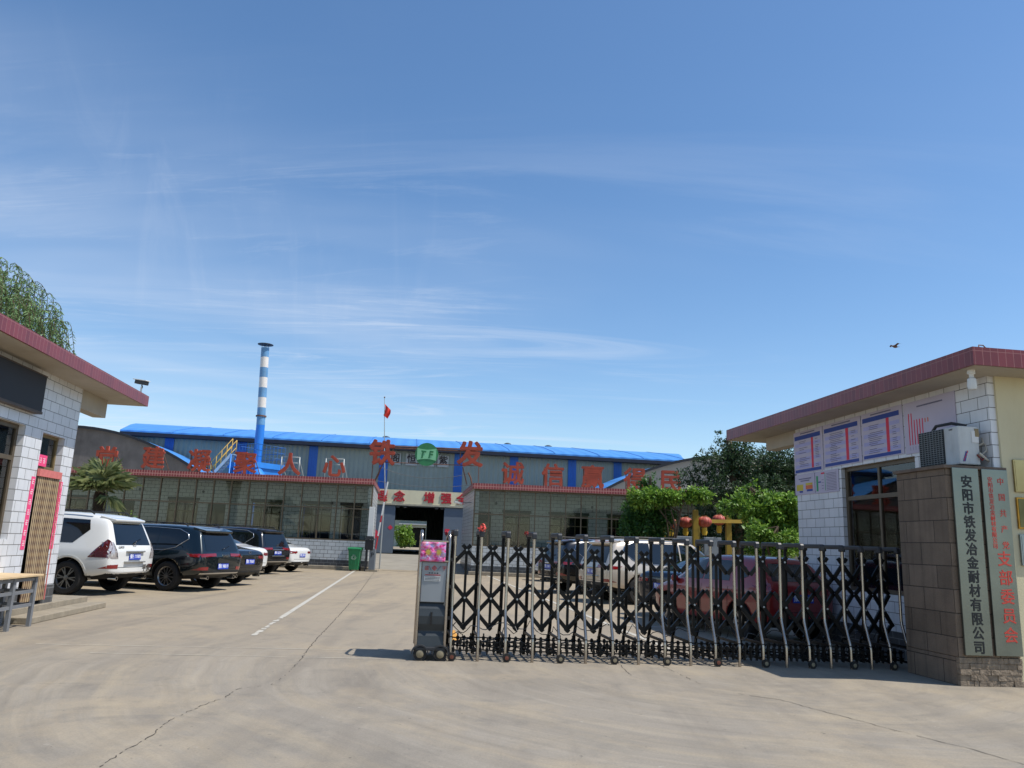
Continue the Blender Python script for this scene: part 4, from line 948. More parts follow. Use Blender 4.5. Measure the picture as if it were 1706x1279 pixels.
# trailing cable under the linkage
mb = MB(); P = []
for i in range(len(XS)-1):
    a, b = XS[i], XS[i+1]
    for j in range(6):
        u = j/6; P.append((a+(b-a)*u+.02*math.sin(j+i), .3+.03*math.sin(i*2+j), .45-.09*math.sin(PI*u)-.05*math.sin(i*1.7+u*4)))
mb.tube(P, .006, 5); mb.tube([(.1, .28, .45), (.02, .22, .36), (.05, .2, .3), (.13, .22, .34), (.2, .25, .3), (.19, .25, .22)], .007, 5); mb.tube([(.75, .28, .4), (.72, .22, .3), (.73, .2, .22)], .006, 5)
mb.tube([(.8, .28, .4), (.88, .22, .33), (.93, .22, .36), (.9, .25, .42)], .006, 5)
mb.build('cable', BLACK, GT)
# drive head: it rolls with the gate and is its leading part
HD = bpy.data.objects.new('drive_head', None); COL.objects.link(HD); HD.parent = GT; HD.location = (-.45, -.03, 0)
def hb(mb, name, ma, **k): return mb.build(name, ma, HD, **k)
for x in (.03, .4):
    mb = MB(); mb.tube([(x, .02, .12), (x, .02, .9), (x, .05, 1.5), (x, .08, 1.58), (x, .16, 1.63), (x, .3, 1.62), (x, .62, 1.55), (x, .68, 1.4), (x, .72, .12)], .02, 10); hb(mb, 'side_tube', STEEL)
mb = MB(); mb.box(.05, .38, .03, .68, .72, 1.235); hb(mb, 'grey_casing', mat('head_grey_panel', '#8d9296', .4, .35, var=.06), bevel=.01)
mb = MB(); mb.box(.05, .38, .05, .66, 1.26, 1.49); hb(mb, 'upper_box', mat('head_dark_panel', '#4a4347', .6), bevel=.008)
mb = MB(); mb.box(.05, .38, .0, .12, 1.49, 1.515).box(.03, .4, .005, .05, 1.236, 1.258); hb(mb, 'cross_bar', STEEL, bevel=.004)
mb = MB(); pr = [(.66, .12), (.66, .718), (.07, .718), (.03, .64), (.01, .55), (.02, .45), (.06, .36), (.03, .3), (.0, .12)]
mb.prism(pr, 'x', .04, .395); hb(mb, 'lower_cover', mat('head_dark_cover', '#343a3d', .5, .1, var=.1, vs=5), bevel=.012)
mb = MB(); mb.box(.2, .222, .002, .02, .44, .6); hb(mb, 'slot', BLACK)
for x in (.09, .35):
    mb = MB(); mb.lathe([(0, -.035), (.05, -.035), (.055, -.03), (.085, -.03), (.085, .03), (0, .03)], (x, .0, .085), 'y', 18, 0); mb.lathe([(0, -.045), (.03, -.045), (.05, -.036)], (x, 0, .085), 'y', 12, 1); w = hb(mb, 'wheel', [RUBB, HUB])
    mb = MB(); n = 12
    for k in range(n):
        t0, t1 = PI*k/n, PI*(k+1)/n; r0, r1 = .095, .112
        mb.prism([(x+r0*math.cos(t0), .085+r0*math.sin(t0)), (x+r1*math.cos(t0), .085+r1*math.sin(t0)), (x+r1*math.cos(t1), .085+r1*math.sin(t1)), (x+r0*math.cos(t1), .085+r0*math.sin(t1))], 'y', -.05, .05)
    hb(mb, 'wheel_guard', DARK)
    mb = MB(); mb.lathe([(0, -.03), (.07, -.03), (.07, .03), (0, .03)], (x, .62, .07), 'y', 14); hb(mb, 'wheel', RUBB)
mb = MB(); mb.box(.02, .41, -.035, .7, .125, .17); hb(mb, 'base_plate', DARK, bevel=.01)
# lettering on the casing
RI = mat('panel_red', '#b23a3a', .5, var=.1); BI = mat('panel_blue', '#33466e', .5)
mb = MB(); mb.box(.09, .3, .022, .0285, .99, 1.05, 0); 
for r_i in range(3):
    Rr = random.Random(r_i+3); x = .1
    while x < .29: w = Rr.uniform(.006, .016); mb.box(x, min(x+w*.8, .295), .0205, .0215, 1.035-.018*r_i, 1.043-.018*r_i, 1); x += w
x = .1; Rr = random.Random(2)
while x < .3: w = Rr.uniform(.008, .018); mb.box(x, min(x+w*.85, .305), .0245, .0285, 1.062, 1.073, 2); x += w
hb(mb, 'warning_label', [WHITEP, INKB, RI])
txt('盛', .06, RI, 'character', HD, face(.115, .026, 1.15, '-y'), .002); txt('宇', .06, RI, 'character', HD, face(.345, .026, 1.155, '-y'), .002)
mb = MB(); mb.prism([(.215, 1.12), (.25, 1.155), (.215, 1.19), (.18, 1.155)], 'y', .024, .0285, 0).prism([(.215, 1.135), (.235, 1.155), (.215, 1.175), (.195, 1.155)], 'y', .0215, .0235, 1).prism([(.215, 1.143), (.227, 1.155), (.215, 1.167), (.203, 1.155)], 'y', .0195, .021, 0)
mb.bar((.14, .026, 1.185), (.175, .026, 1.125), .004, .014, 2, up=(0, 1, 0)).bar((.255, .026, 1.125), (.3, .026, 1.185), .004, .014, 2, up=(0, 1, 0))
hb(mb, 'maker_mark', [RI, GREYM, BI])
mb = MB(); Rr = random.Random(6)
for k in range(4): mb.box(.145+.035*k, .165+.035*k, .026, .0285, 1.085, 1.098)
hb(mb, 'small_print', INKB)
for zz_ in (.9, 1.25, .5): mb = MB(); mb.box(.42, .46, .1, .14, zz_, zz_+.04); hb(mb, 'coupling', BLACK)
# pink flower poster tied to the head (hangs on it, so a thing of its own)
PQ = go+ND*(-.45+.0)+UD*(-.03)
PP = empty('poster', PQ, ROT, 'pink flower print with gold stars tied on the gate head', 'poster')
def floral():
    M = bpy.data.materials.new('pink_flower_print'); M.use_nodes = True; nt = M.node_tree; b = nt.nodes['Principled BSDF']; L = nt.links.new
    tc = nd(nt, 'ShaderNodeTexCoord'); v = nd(nt, 'ShaderNodeTexVoronoi'); v.inputs['Scale'].default_value = 26; L(tc.outputs['Object'], v.inputs['Vector'])
    n = nd(nt, 'ShaderNodeTexNoise'); n.inputs['Scale'].default_value = 22; n.inputs['Detail'].default_value = 6; L(tc.outputs['Object'], n.inputs['Vector'])
    r = nd(nt, 'ShaderNodeValToRGB'); L(n.outputs['Fac'], r.inputs[0]); e = r.color_ramp.elements
    e[0].position = .3; e[0].color = lin('#b52468'); e[1].position = .72; e[1].color = lin('#f0e2ee')
    for p, c in ((.42, '#e8509a'), (.52, '#f59ac4'), (.6, '#b9a0d8')): x = e.new(p); x.color = lin(c)
    mx = nd(nt, 'ShaderNodeMix', data_type='RGBA', blend_type='MULTIPLY'); mx.inputs[0].default_value = .35; L(r.outputs[0], mx.inputs[6]); L(v.outputs['Color'], mx.inputs[7])
    L(mx.outputs[2], b.inputs['Base Color']); b.inputs['Roughness'].default_value = .45; return M
mb = MB(); n = 10; vs = []
for i in range(n+1):
    for j in range(n+1): vs.append((.02+.33*i/n, -.028+.008*math.sin(i*1.3+j)+.004*math.cos(j*2.1), 1.24+.25*j/n-.01*(i == 0)))
mb.add(vs, [(i*(n+1)+j, (i+1)*(n+1)+j, (i+1)*(n+1)+j+1, i*(n+1)+j+1) for i in range(n) for j in range(n)], 0, True); pp = mb.build('printed_sheet', floral(), PP, fix=False)
sd = pp.modifiers.new('s', 'SOLIDIFY'); sd.thickness = .002
mb = MB()
for cx in (.12, .26):
    pl = []
    for k in range(16): r = .052 if k % 2 == 0 else .022; pl.append((cx+r*math.cos(k*PI/8), 1.36+r*1.15*math.sin(k*PI/8)))
    mb.prism(pl, 'y', -.044, -.040)
mb.build('gold_star', mat('gold_print', '#b9a24a', .4, .3, var=.15, vs=30), PP)
# artificial flowers tied to posts
def bloom(x, y, z, s, ma, label):
    o = empty('artificial_flower', go+ND*x+UD*y+Vector((0, 0, z)), ROT, label, 'flower', 'faded flowers tied on the gate posts'); R = random.Random(int(x*100)); mb = MB()
    for k in range(60):
        d = Vector((R.gauss(0, 1), R.gauss(0, 1), R.gauss(0, .9))).normalized(); c = d*s*R.uniform(.35, 1); t = d.cross(Vector((R.random(), R.random(), R.random()))).normalized(); b_ = d.cross(t); w = s*.3
        mb.add([c-t*w, c-b_*w*.8+d*w*.3, c+t*w, c+b_*w*.8+d*w*.3], [(0, 1, 2, 3)])
    mb.build('petals', ma, o, fix=False)
    m2 = MB(); m2.tube([(0, 0, -s*1.4), (0, 0, 0)], .006, 5); m2.build('stem', BLACK, o)
bloom(.385, .12, 1.70, .06, mat('faded_coral_petal', '#f0685c', .7, var=.15, vs=30), 'large faded coral artificial flower on top of the second gate post')
bloom(1.04, .42, 1.66, .035, mat('faded_red_petal', '#a8332e', .7, var=.15, vs=30), 'small dull red artificial flower tied to the fourth gate post')
bloom(-.08, .42, 1.62, .035, mat('red_ribbon', '#b8303c', .7), 'small red ribbon knot beside the gate head')

# ------------------------------------------------------------------ cars
TYRE = mat('tyre', '#1d1c1b', .85, var=.15, vs=15); RIM = mat('alloy_rim', '#9a9896', .3, .85, var=.08); RIMD = mat('dusty_alloy_rim', '#6f6b66', .4, .8, var=.1)
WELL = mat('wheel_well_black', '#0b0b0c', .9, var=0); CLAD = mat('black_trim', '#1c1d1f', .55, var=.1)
CARGLASS = mat('dark_car_glass', '#0c1013', .04, var=0, spec=.8); LAMP = mat('red_tail_lamp', '#7c0a10', .15, var=.1, vs=20, coat=1); LAMPC = mat('clear_tail_lamp', '#b9b2b0', .15, .4, var=.25, vs=30)
CHROME = mat('chrome_trim', '#c9c9c9', .12, 1., var=0); PLATE = mat('plate_blue', '#1c3fae', .4, var=.05); PLW = mat('plate_white', '#e6e8f0', .5)
def paint(n, c, metal=.3, rough=.32): return mat('paint_'+n, c, rough, metal, var=.03, coat=1., vs=1)
# station: x, floor, belt, roof, half width, half roof width, forward shift of the top
def st_suv(L, Hh, W):
    k = L/4.8; h = Hh/1.85; w = W/1.9
    return [(-2.40*k, .52*h, 1.02*h, 1.60*h, .80*w, .60*w, .30), (-2.32*k, .42*h, 1.05*h, 1.74*h, .90*w, .66*w, .26), (-2.0*k, .34*h, 1.06*h, 1.80*h, .94*w, .69*w, .16), (-1.4*k, .30*h, 1.05*h, 1.84*h, .95*w, .71*w, .0),
            (-.5*k, .28*h, 1.04*h, 1.85*h, .95*w, .72*w, 0), (.4*k, .28*h, 1.03*h, 1.83*h, .95*w, .71*w, 0), (.85*k, .28*h, 1.02*h, 1.74*h, .95*w, .68*w, -.1), (1.3*k, .28*h, 1.02*h, 1.20*h, .94*w, .74*w, .05),
            (1.75*k, .28*h, .99*h, 1.12*h, .92*w, .72*w, 0), (2.2*k, .30*h, .92*h, 1.02*h, .88*w, .66*w, 0), (2.4*k, .36*h, .84*h, .90*h, .74*w, .55*w, 0)]
def st_sed(L, Hh, W):
    k = L/4.8; h = Hh/1.46; w = W/1.85
    return [(-2.40*k, .40*h, .90*h, 1.00*h, .74*w, .60*w, .06), (-2.28*k, .32*h, .93*h, 1.05*h, .87*w, .68*w, .03), (-1.85*k, .24*h, .94*h, 1.09*h, .92*w, .70*w, 0), (-1.5*k, .20*h, .94*h, 1.16*h, .92*w, .68*w, 0),
            (-.85*k, .20*h, .93*h, 1.41*h, .92*w, .60*w, 0), (-.2*k, .20*h, .92*h, 1.46*h, .92*w, .60*w, 0), (.35*k, .20*h, .91*h, 1.42*h, .92*w, .59*w, 0), (.8*k, .20*h, .90*h, 1.22*h, .92*w, .64*w, 0),
            (1.2*k, .20*h, .89*h, 1.00*h, .91*w, .70*w, 0), (1.8*k, .22*h, .82*h, .92*h, .89*w, .68*w, 0), (2.25*k, .26*h, .72*h, .80*h, .84*w, .6*w, 0), (2.4*k, .3*h, .66*h, .70*h, .7*w, .5*w, 0)]
def st_hatch(L, Hh, W):
    k = L/4.2; h = Hh/1.52; w = W/1.72
    return [(-2.1*k, .40*h, .96*h, 1.30*h, .70*w, .52*w, .38), (-2.0*k, .30*h, .98*h, 1.42*h, .82*w, .58*w, .32), (-1.7*k, .24*h, .98*h, 1.47*h, .86*w, .60*w, .12), (-1.2*k, .22*h, .97*h, 1.51*h, .86*w, .61*w, 0),
            (-.4*k, .20*h, .95*h, 1.52*h, .86*w, .61*w, 0), (.3*k, .20*h, .94*h, 1.48*h, .86*w, .60*w, 0), (.75*k, .20*h, .93*h, 1.26*h, .86*w, .62*w, 0), (1.15*k, .20*h, .91*h, 1.02*h, .85*w, .66*w, 0),
            (1.6*k, .22*h, .84*h, .94*h, .83*w, .62*w, 0), (2.0*k, .28*h, .74*h, .82*h, .76*w, .54*w, 0), (2.1*k, .34*h, .66*h, .7*h, .62*w, .45*w, 0)]
def car_shell(sts, ax, rw, pm):
    "closed cage, smoothed, wheel arches cut; returns the mesh"
    vs = []; NP = 10
    for (x, zb, b, t, w, wr, sh) in sts:
        g_ = t-b; k = min(1, g_/.35)
        half = [(0, zb), (w*.80, zb), (w*.965, zb+.10), (w, zb+.28), (w*.995, b-.10), (w*.955, b), (w*.93*(1-.52)+wr*.52 if k > .8 else (w*.9+wr)/2, b+g_*.52), (wr, t-.075*k-.01), (wr*.78, t-.012), (0, t)]
        if k <= .8: half[6] = ((w*.93+wr)/2, b+g_*.45)
        def xx(z): return x+sh*max(0, (z-b))/max(.1, g_)
        row = [(xx(z), y, z) for y, z in half]+[(xx(z), -y, z) for y, z in half[-2:0:-1]]
        vs.append(row)
    n = len(vs[0]); V = [p for r in vs for p in r]; F = []
    for i in range(len(vs)-1):
        for k in range(n): F.append((i*n+k, (i+1)*n+k, (i+1)*n+(k+1) % n, i*n+(k+1) % n))
    # end caps as strips across
    def cap(i, flip):
        o = i*n; h = NP-1
        for k in range(h):
            a, b_ = o+k, o+k+1; c, d = o+(n-k-1) % n if k+1 < h else o+h, o+(n-k) % n
            q = [a, b_] + ([c] if c != b_ else []) + ([d] if d != a else [])
            q = list(dict.fromkeys(q))
            if len(q) > 2: F.append(tuple(q if flip else q[::-1]))
    cap(0, True); cap(len(vs)-1, False)
    me = bpy.data.meshes.new('c'); me.from_pydata(V, [], F)
    bm = bmesh.new(); bm.from_mesh(me); bmesh.ops.recalc_face_normals(bm, faces=bm.faces); bm.to_mesh(me); bm.free()
    o = bpy.data.objects.new('c', me); COL.objects.link(o)
    s = o.modifiers.new('s', 'SUBSURF'); s.levels = 3; s.render_levels = 3
    cut = MB()
    for x, r in ax:
        for y0, y1 in ((.50, 1.3), (-1.3, -.50)):
            cut.lathe([(0, y0), (r, y0), (r, y1), (0, y1)], (x, 0, rw), 'y', 40)
    cm = bpy.data.meshes.new('k'); cm.from_pydata(cut.v, [], cut.f); bm = bmesh.new(); bm.from_mesh(cm); bmesh.ops.remove_doubles(bm, verts=bm.verts, dist=1e-5); bmesh.ops.recalc_face_normals(bm, faces=bm.faces); bm.to_mesh(cm); bm.free()
    co = bpy.data.objects.new('k', cm); COL.objects.link(co)
    bo = o.modifiers.new('b', 'BOOLEAN'); bo.object = co; bo.operation = 'DIFFERENCE'; bo.solver = 'EXACT'
    bpy.context.view_layer.update(); dg = bpy.context.evaluated_depsgraph_get()
    out = bpy.data.meshes.new_from_object(o.evaluated_get(dg)); tree = BVHTree.FromPolygons([v.co[:] for v in out.vertices], [p.vertices[:] for p in out.polygons])
    for q in (o, co): COL.objects.unlink(q); bpy.data.objects.remove(q)
    out.materials.clear(); out.materials.append(pm); out.materials.append(WELL)
    for p in out.polygons:
        c = p.center; p.use_smooth = True; p.material_index = 0
        for x, r in ax:
            d = math.hypot(c.x-x, c.z-rw)
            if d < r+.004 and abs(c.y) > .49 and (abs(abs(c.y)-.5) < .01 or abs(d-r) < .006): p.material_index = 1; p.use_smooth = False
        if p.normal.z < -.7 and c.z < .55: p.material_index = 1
    return out, tree
def skin(tree, poly, axis, side, off=.005, cuts=.07):
    "a panel lying on the body surface: outline in side view (axis y) or end view (axis x)"
    bm = bmesh.new(); vs = [bm.verts.new((u, 0, v) if axis == 'y' else (0, u, v)) for u, v in poly]; bm.faces.new(vs)
    bmesh.ops.triangulate(bm, faces=bm.faces)
    for _ in range(7):
        E = [e for e in bm.edges if e.calc_length() > cuts*1.6]
        if not E: break
        bmesh.ops.subdivide_edges(bm, edges=E, cuts=1); bmesh.ops.triangulate(bm, faces=[f for f in bm.faces if len(f.verts) > 3])
    V = []
    for v in bm.verts:
        if axis == 'y': o, d = Vector((v.co.x, 2.5*side, v.co.z)), Vector((0, -side, 0))
        else: o, d = Vector((4.0*side, v.co.y, v.co.z)), Vector((-side, 0, 0))
        h, nn, _, _ = tree.ray_cast(o, d)
        if h is None: h, nn, _, _ = tree.find_nearest(Vector((v.co.x, side*.8, v.co.z)) if axis == 'y' else Vector((side*2.2, v.co.y, v.co.z)))
        if nn.dot(d) > 0: nn = -nn
        V.append(h+nn*off)
    bm.verts.index_update(); F = [tuple(x.index for x in f.verts) for f in bm.faces]; bm.free()
    return V, F
def car(kind, L, Hh, W, pm, loc, heading, label, group, o={}):
    root = empty('parked_car', (0, 0, 0), 0, label, 'car', group)
    sts = {'suv': st_suv, 'sed': st_sed, 'hatch': st_hatch}[kind](L, Hh, W)
    k = L/(4.2 if kind == 'hatch' else 4.8); rw = {'suv': .37, 'sed': .33, 'hatch': .31}[kind]*o.get('rw', 1)
    xr, xf = (-1.40*k, 1.45*k) if kind != 'hatch' else (-1.3*k, 1.3*k)
    me, tree = car_shell(sts, [(xr, rw+.065), (xf, rw+.065)], rw+.01, pm)
    body = bpy.data.objects.new('body', me); me.name = 'body'; COL.objects.link(body); body.parent = root; boxuv(me)
    def panel(name, poly, ma, axis='y', sides=(1, -1), parent=None, off=.005):
        mb = MB()
        for s in sides:
            V, F = skin(tree, poly, axis, s, off); mb.add(V, F, 0, True)
        return mb.build(name, ma, parent or root, fix=False)
    h = Hh/{'suv': 1.85, 'sed': 1.46, 'hatch': 1.52}[kind]; w = W/{'suv': 1.9, 'sed': 1.85, 'hatch': 1.72}[kind]
    q = lambda P: [(x*k, z*h) for x, z in P]; r = lambda P: [(y*w, z*h) for y, z in P]
    sides = (1, -1)
    def windows(name, polys):
        for P in polys:
            for s in sides: panel(name, q(P), CARGLASS, sides=(s,))
    tr = o.get('trim')
    if kind == 'suv':
        sw = o.get('windows') or [[(.98, 1.12), (.5, 1.68), (.05, 1.70), (.05, 1.12)], [(-.0, 1.12), (0, 1.70), (-.95, 1.70), (-.95, 1.12)], [(-1.0, 1.13), (-1.0, 1.70), (-1.72, 1.68), (-1.86, 1.5), (-1.62, 1.22), (-1.45, 1.14)]]
        windows('side_window', sw)
        panel('rear_window', r(o.get('rearwin') or [(-.66, 1.12), (.66, 1.12), (.57, 1.60), (-.57, 1.60)]), CARGLASS, 'x', (-1,))
        panel('windscreen', r([(-.66, 1.24), (.66, 1.24), (.57, 1.66), (-.57, 1.66)]), CARGLASS, 'x', (1,))
        for s in sides:
            mb = MB(); V, F = skin(tree, r([(s*.60, .82), (s*.87, .82), (s*.84, 1.18), (s*.72, 1.18), (s*.70, .98)] if not o.get('slim') else [(s*.3, .98), (s*.9, .95), (s*.9, 1.04), (s*.3, 1.06)]), 'x', -1, .007); mb.add(V, F, 1 if o.get('clear') else 0, True)
            V, F = skin(tree, q([(-2.38, 1.24), (-2.2, 1.24), (-2.16, 1.0), (-1.86, .84), (-2.38, .84)] if not o.get('slim') else [(-2.38, .95), (-2.38, 1.05), (-2.0, 1.03), (-2.05, .96)]), 'y', s, .007); mb.add(V, F, 0, True)
            mb.build('tail_lamp', [LAMP if not o.get('clear') else mat('smoked_red_lamp', '#4a1016', .15, var=.2, vs=20, coat=1), LAMPC], root, fix=False)
            mb = MB(); V, F = skin(tree, r([(s*.58, .60), (s*.86, .60), (s*.86, .68), (s*.58, .69)]), 'x', -1, .007); mb.add(V, F, 0, True); V, F = skin(tree, q([(-2.4, .60), (-2.4, .69), (-2.12, .60)]), 'y', s, .007); mb.add(V, F, 0, True); mb.build('reflector', LAMP, root, fix=False)
            mb = MB(); mb.tube([(-1.7*k, s*.66*w, 1.79*h), (-1.6*k, s*.67*w, 1.865*h), (.1*k, s*.67*w, 1.88*h), (.35*k, s*.67*w, 1.82*h)], .018, 6); mb.build('roof_rail', CLAD, root)
        mb = MB(); a = .60*w; pts = []
        zt = sts[1][3]
        mb.add([(-2.2*k, -a*.96, zt-.05), (-2.2*k, a*.96, zt-.05), (-1.85*k, a*1.1, zt+.03), (-1.85*k, -a*1.1, zt+.03), (-2.18*k, -a*.94, zt-.11), (-2.18*k, a*.94, zt-.11), (-1.85*k, a*1.08, zt-.06), (-1.85*k, -a*1.08, zt-.06)], [(0, 1, 2, 3), (7, 6, 5, 4), (0, 4, 5, 1), (1, 5, 6, 2), (2, 6, 7, 3), (3, 7, 4, 0)])
        mb.build('spoiler', pm, root, bevel=.02)
        zp = .86*h
        if o.get('low_plate'): zp = .70*h
    elif kind == 'sed':
        windows('side_window', [[(.92, .95), (.4, 1.33), (-.02, 1.36), (-.02, .97)], [(-.06, .97), (-.06, 1.36), (-.65, 1.34), (-.85, 1.24), (-.95, .98)], [(-1.0, .99), (-.9, 1.22), (-1.3, 1.06), (-1.38, .99)]])
        panel('rear_window', [(y*w, z*h) for y, z in [(-.6, 1.14), (.6, 1.14), (.48, 1.37), (-.48, 1.37)]], CARGLASS, 'x', (-1,))
        panel('windscreen', r([(-.62, 1.0), (.62, 1.0), (.5, 1.36), (-.5, 1.36)]), CARGLASS, 'x', (1,))
        for s in sides:
            mb = MB(); V, F = skin(tree, r([(s*.42, .80), (s*.86, .76), (s*.86, .88), (s*.42, .86)]), 'x', -1, .007); mb.add(V, F, 0, True); V, F = skin(tree, q([(-2.38, .76), (-2.38, .88), (-2.05, .88), (-2.15, .78)]), 'y', s, .007); mb.add(V, F, 0, True)
            mb.build('tail_lamp', LAMP, root, fix=False)
        zp = .70*h
    else:
        windows('side_window', [[(.85, 1.0), (.35, 1.36), (-.02, 1.40), (-.02, 1.01)], [(-.07, 1.01), (-.07, 1.40), (-.85, 1.38), (-.95, 1.02)], [(-1.22, 1.05), (-1.12, 1.33), (-1.35, 1.28), (-1.5, 1.12)]])
        panel('rear_window', r([(-.58, 1.06), (.58, 1.06), (.46, 1.36), (-.46, 1.36)]), CARGLASS, 'x', (-1,))
        panel('windscreen', r([(-.6, 1.04), (.6, 1.04), (.5, 1.4), (-.5, 1.4)]), CARGLASS, 'x', (1,))
        for s in sides:
            mb = MB(); V, F = skin(tree, r([(s*.62, .82), (s*.84, .8), (s*.80, 1.04), (s*.64, 1.02)]), 'x', -1, .007); mb.add(V, F, 0, True); V, F = skin(tree, q([(-2.08, .78), (-2.05, 1.04), (-1.84, 1.02), (-1.8, .86)]), 'y', s, .007); mb.add(V, F, 0, True)
            mb.build('tail_lamp', LAMP, root, fix=False)
            mb = MB(); V, F = skin(tree, r([(s*.35, .62), (s*.7, .64), (s*.72, .74), (s*.4, .70)]), 'x', 1, .007); mb.add(V, F, 0, True); mb.build('headlight', LAMPC, root, fix=False)
        zp = .78*h
    # seams
    sm_ = MB(); zt_, zb_ = (1.02, .34) if kind == 'suv' else (.92, .26)
    for x in ((.95, -.02, -.98) if kind == 'suv' else (.9, -.04, -.95)):
        for s in sides:
            V, F = skin(tree, q([(x, zb_), (x+.012, zb_), (x+.012, zt_), (x, zt_)]), 'y', s, .003); sm_.add(V, F)
    zz = 1.06 if kind == 'suv' else .9
    V, F = skin(tree, r([(-.62, zb_+.28), (.62, zb_+.28), (.62, zb_+.29), (-.62, zb_+.29)]), 'x', -1, .003); sm_.add(V, F)
    sm_.build('panel_gap', WELL, root, fix=False)
    # window line trim and cladding
    if tr:
        t_ = MB()
        for s in sides:
            cp_ = q([(1.0, 1.10), (0, 1.105), (-1.2, 1.11), (-1.55, 1.2), (-1.86, 1.44), (-1.8, 1.58), (-1.5, 1.70), (-.8, 1.73), (.1, 1.73)]); Pn = []
            for (xa_, za_), (xb_, zb2) in zip(cp_[:-1], cp_[1:]):
                for j in range(6):
                    u = j/6; hh, nn_, _, _ = tree.ray_cast(Vector((xa_+(xb_-xa_)*u, 2.5*s, za_+(zb2-za_)*u)), Vector((0, -s, 0)))
                    if hh is not None: Pn.append(hh+nn_*.004)
            t_.tube(Pn, .011, 5)
        t_.build('chrome_strip', CHROME, root, fix=False)
    cl = MB()
    for x in (xr, xf):
        r0, r1 = rw+.066, rw+.066+(.06 if kind == 'suv' else .02)
        for s in sides:
            P = [(x+r0*math.cos(a), rw+r0*math.sin(a)) for a in [PI*j/14 for j in range(15)]]+[(x+r1*math.cos(a), rw+r1*math.sin(a)) for a in [PI*j/14 for j in range(14, -1, -1)]]
            for j in range(14):
                V, F = skin(tree, [P[j], P[j+1], P[28-j], P[29-j]], 'y', s, .008, .2); cl.add(V, F, 0, True)
    cl.build('wheel_arch_trim', o.get('clad') or pm, root, fix=False)
    lowz = sts[4][1]
    if o.get('skirt', True): panel('rear_valance', r([(-.78, lowz/h+.08), (.78, lowz/h+.08), (.80, lowz/h+.30), (-.80, lowz/h+.30)]) if kind == 'suv' else r([(-.7, lowz/h+.12), (.7, lowz/h+.12), (.72, lowz/h+.24), (-.72, lowz/h+.24)]), o.get('valance') or CLAD, 'x', (-1,), off=.008)
    if o.get('chrome_low'):
        panel('bumper_strip', r([(-.8, .50), (.8, .50), (.8, .53), (-.8, .53)]), CHROME, 'x', (-1,), off=.014)
    # plate
    hit, nn, _, _ = tree.ray_cast(Vector((-4, 0, zp)), Vector((1, 0, 0)))
    if hit is not None:
        mb = MB(); x = hit.x-.012; mb.box(x-.006, x, -.22, .22, zp-.07, zp+.07); pl = mb.build('licence_plate', PLATE, root)
        txt(o.get('plate', '豫E 1198'), .12, PLW, 'plate_text', pl, Matrix.Translation((x-.008, 0, zp)) @ Matrix(((0, 0, -1, 0), (-1, 0, 0, 0), (0, 1, 0, 0), (0, 0, 0, 1))), .001, .002, .8)
        if kind == 'suv' and not o.get('low_plate'):
            mb = MB(); mb.box(x-.04, x+.02, -.34, .34, zp+.10, zp+.135).box(x-.045, x+.02, -.38, .38, zp-.135, zp-.10); mb.build('plate_surround', CHROME if not o.get('clear') else mat('silver_handle', '#a3a29e', .4, .5), root, bevel=.01)
    if o.get('badge'):
        hb_, _, _, _ = tree.ray_cast(Vector((-4, 0, zp+.25)), Vector((1, 0, 0)))
        if hb_ is not None:
            mb = MB(); mb.lathe([(.05, -.014), (.06, -.014), (.06, -.004), (.05, -.004), (.05, -.014)], (hb_.x, 0, zp+.25), 'x', 20); mb.tube([(hb_.x-.012, .02, zp+.28), (hb_.x-.012, .02, zp+.23), (hb_.x-.012, -.03, zp+.23)], .006, 5); mb.build('badge', CHROME, root)
    if o.get('word'):
        s_, y_, z_, sz_ = o['word']; hb_, _, _, _ = tree.ray_cast(Vector((-4, y_, z_)), Vector((1, 0, 0)))
        if hb_ is not None: txt(s_, sz_, CHROME, 'lettering', root, Matrix.Translation((hb_.x-.012, y_, z_)) @ Matrix(((0, 0, -1, 0), (-1, 0, 0, 0), (0, 1, 0, 0), (0, 0, 0, 1))), .003, .001)
    if o.get('decal'):
        hb_, _, _, _ = tree.ray_cast(Vector((-4, -.5, .58)), Vector((1, 0, 0)))
        if hb_ is not None: txt('平安', .17, mat('grey_decal', '#4b453f', .6), 'decal', root, Matrix.Translation((hb_.x-.012, -.52, .60)) @ Matrix(((0, 0, -1, 0), (-1, 0, 0, 0), (0, 1, 0, 0), (0, 0, 0, 1))), .001, .004)
    # wiper, mirrors, handles, exhaust
    for s in sides:
        mb = MB(); x = .92*k; z = (1.12 if kind == 'suv' else .98)*h; y0 = .9*W/2
        vs = []; mb.lathe([(0, -.05), (.06, -.04), (.085, 0), (.07, .04), (0, .06)], (x, s*(y0+.09), z), 'x', 10); mb.bar((x, s*(y0-.06), z-.02), (x, s*(y0+.06), z-.01), .03, .03); mb.build('door_mirror', pm, root)
        for xh in ((-.3, -.75) if kind == 'suv' else (-.35,)):
            h1, n1, _, _ = tree.ray_cast(Vector((xh*k, 2*s, .98*zt_*h-.04)), Vector((0, -s, 0)))
            if h1 is not None: mb = MB(); mb.bar(h1+Vector((-.09, s*.015, 0)), h1+Vector((.09, s*.015, 0)), .025, .025); mb.build('door_handle', CHROME if tr else pm, root, bevel=.006)
        if kind != 'hatch':
            mb = MB(); hx = sts[0][0]; mb.lathe([(.035, 0), (.045, 0), (.045, .2), (.03, .2)], (hx+.02, s*.55*w, lowz+.10), 'x', 10); mb.build('exhaust_tip', CHROME, root)
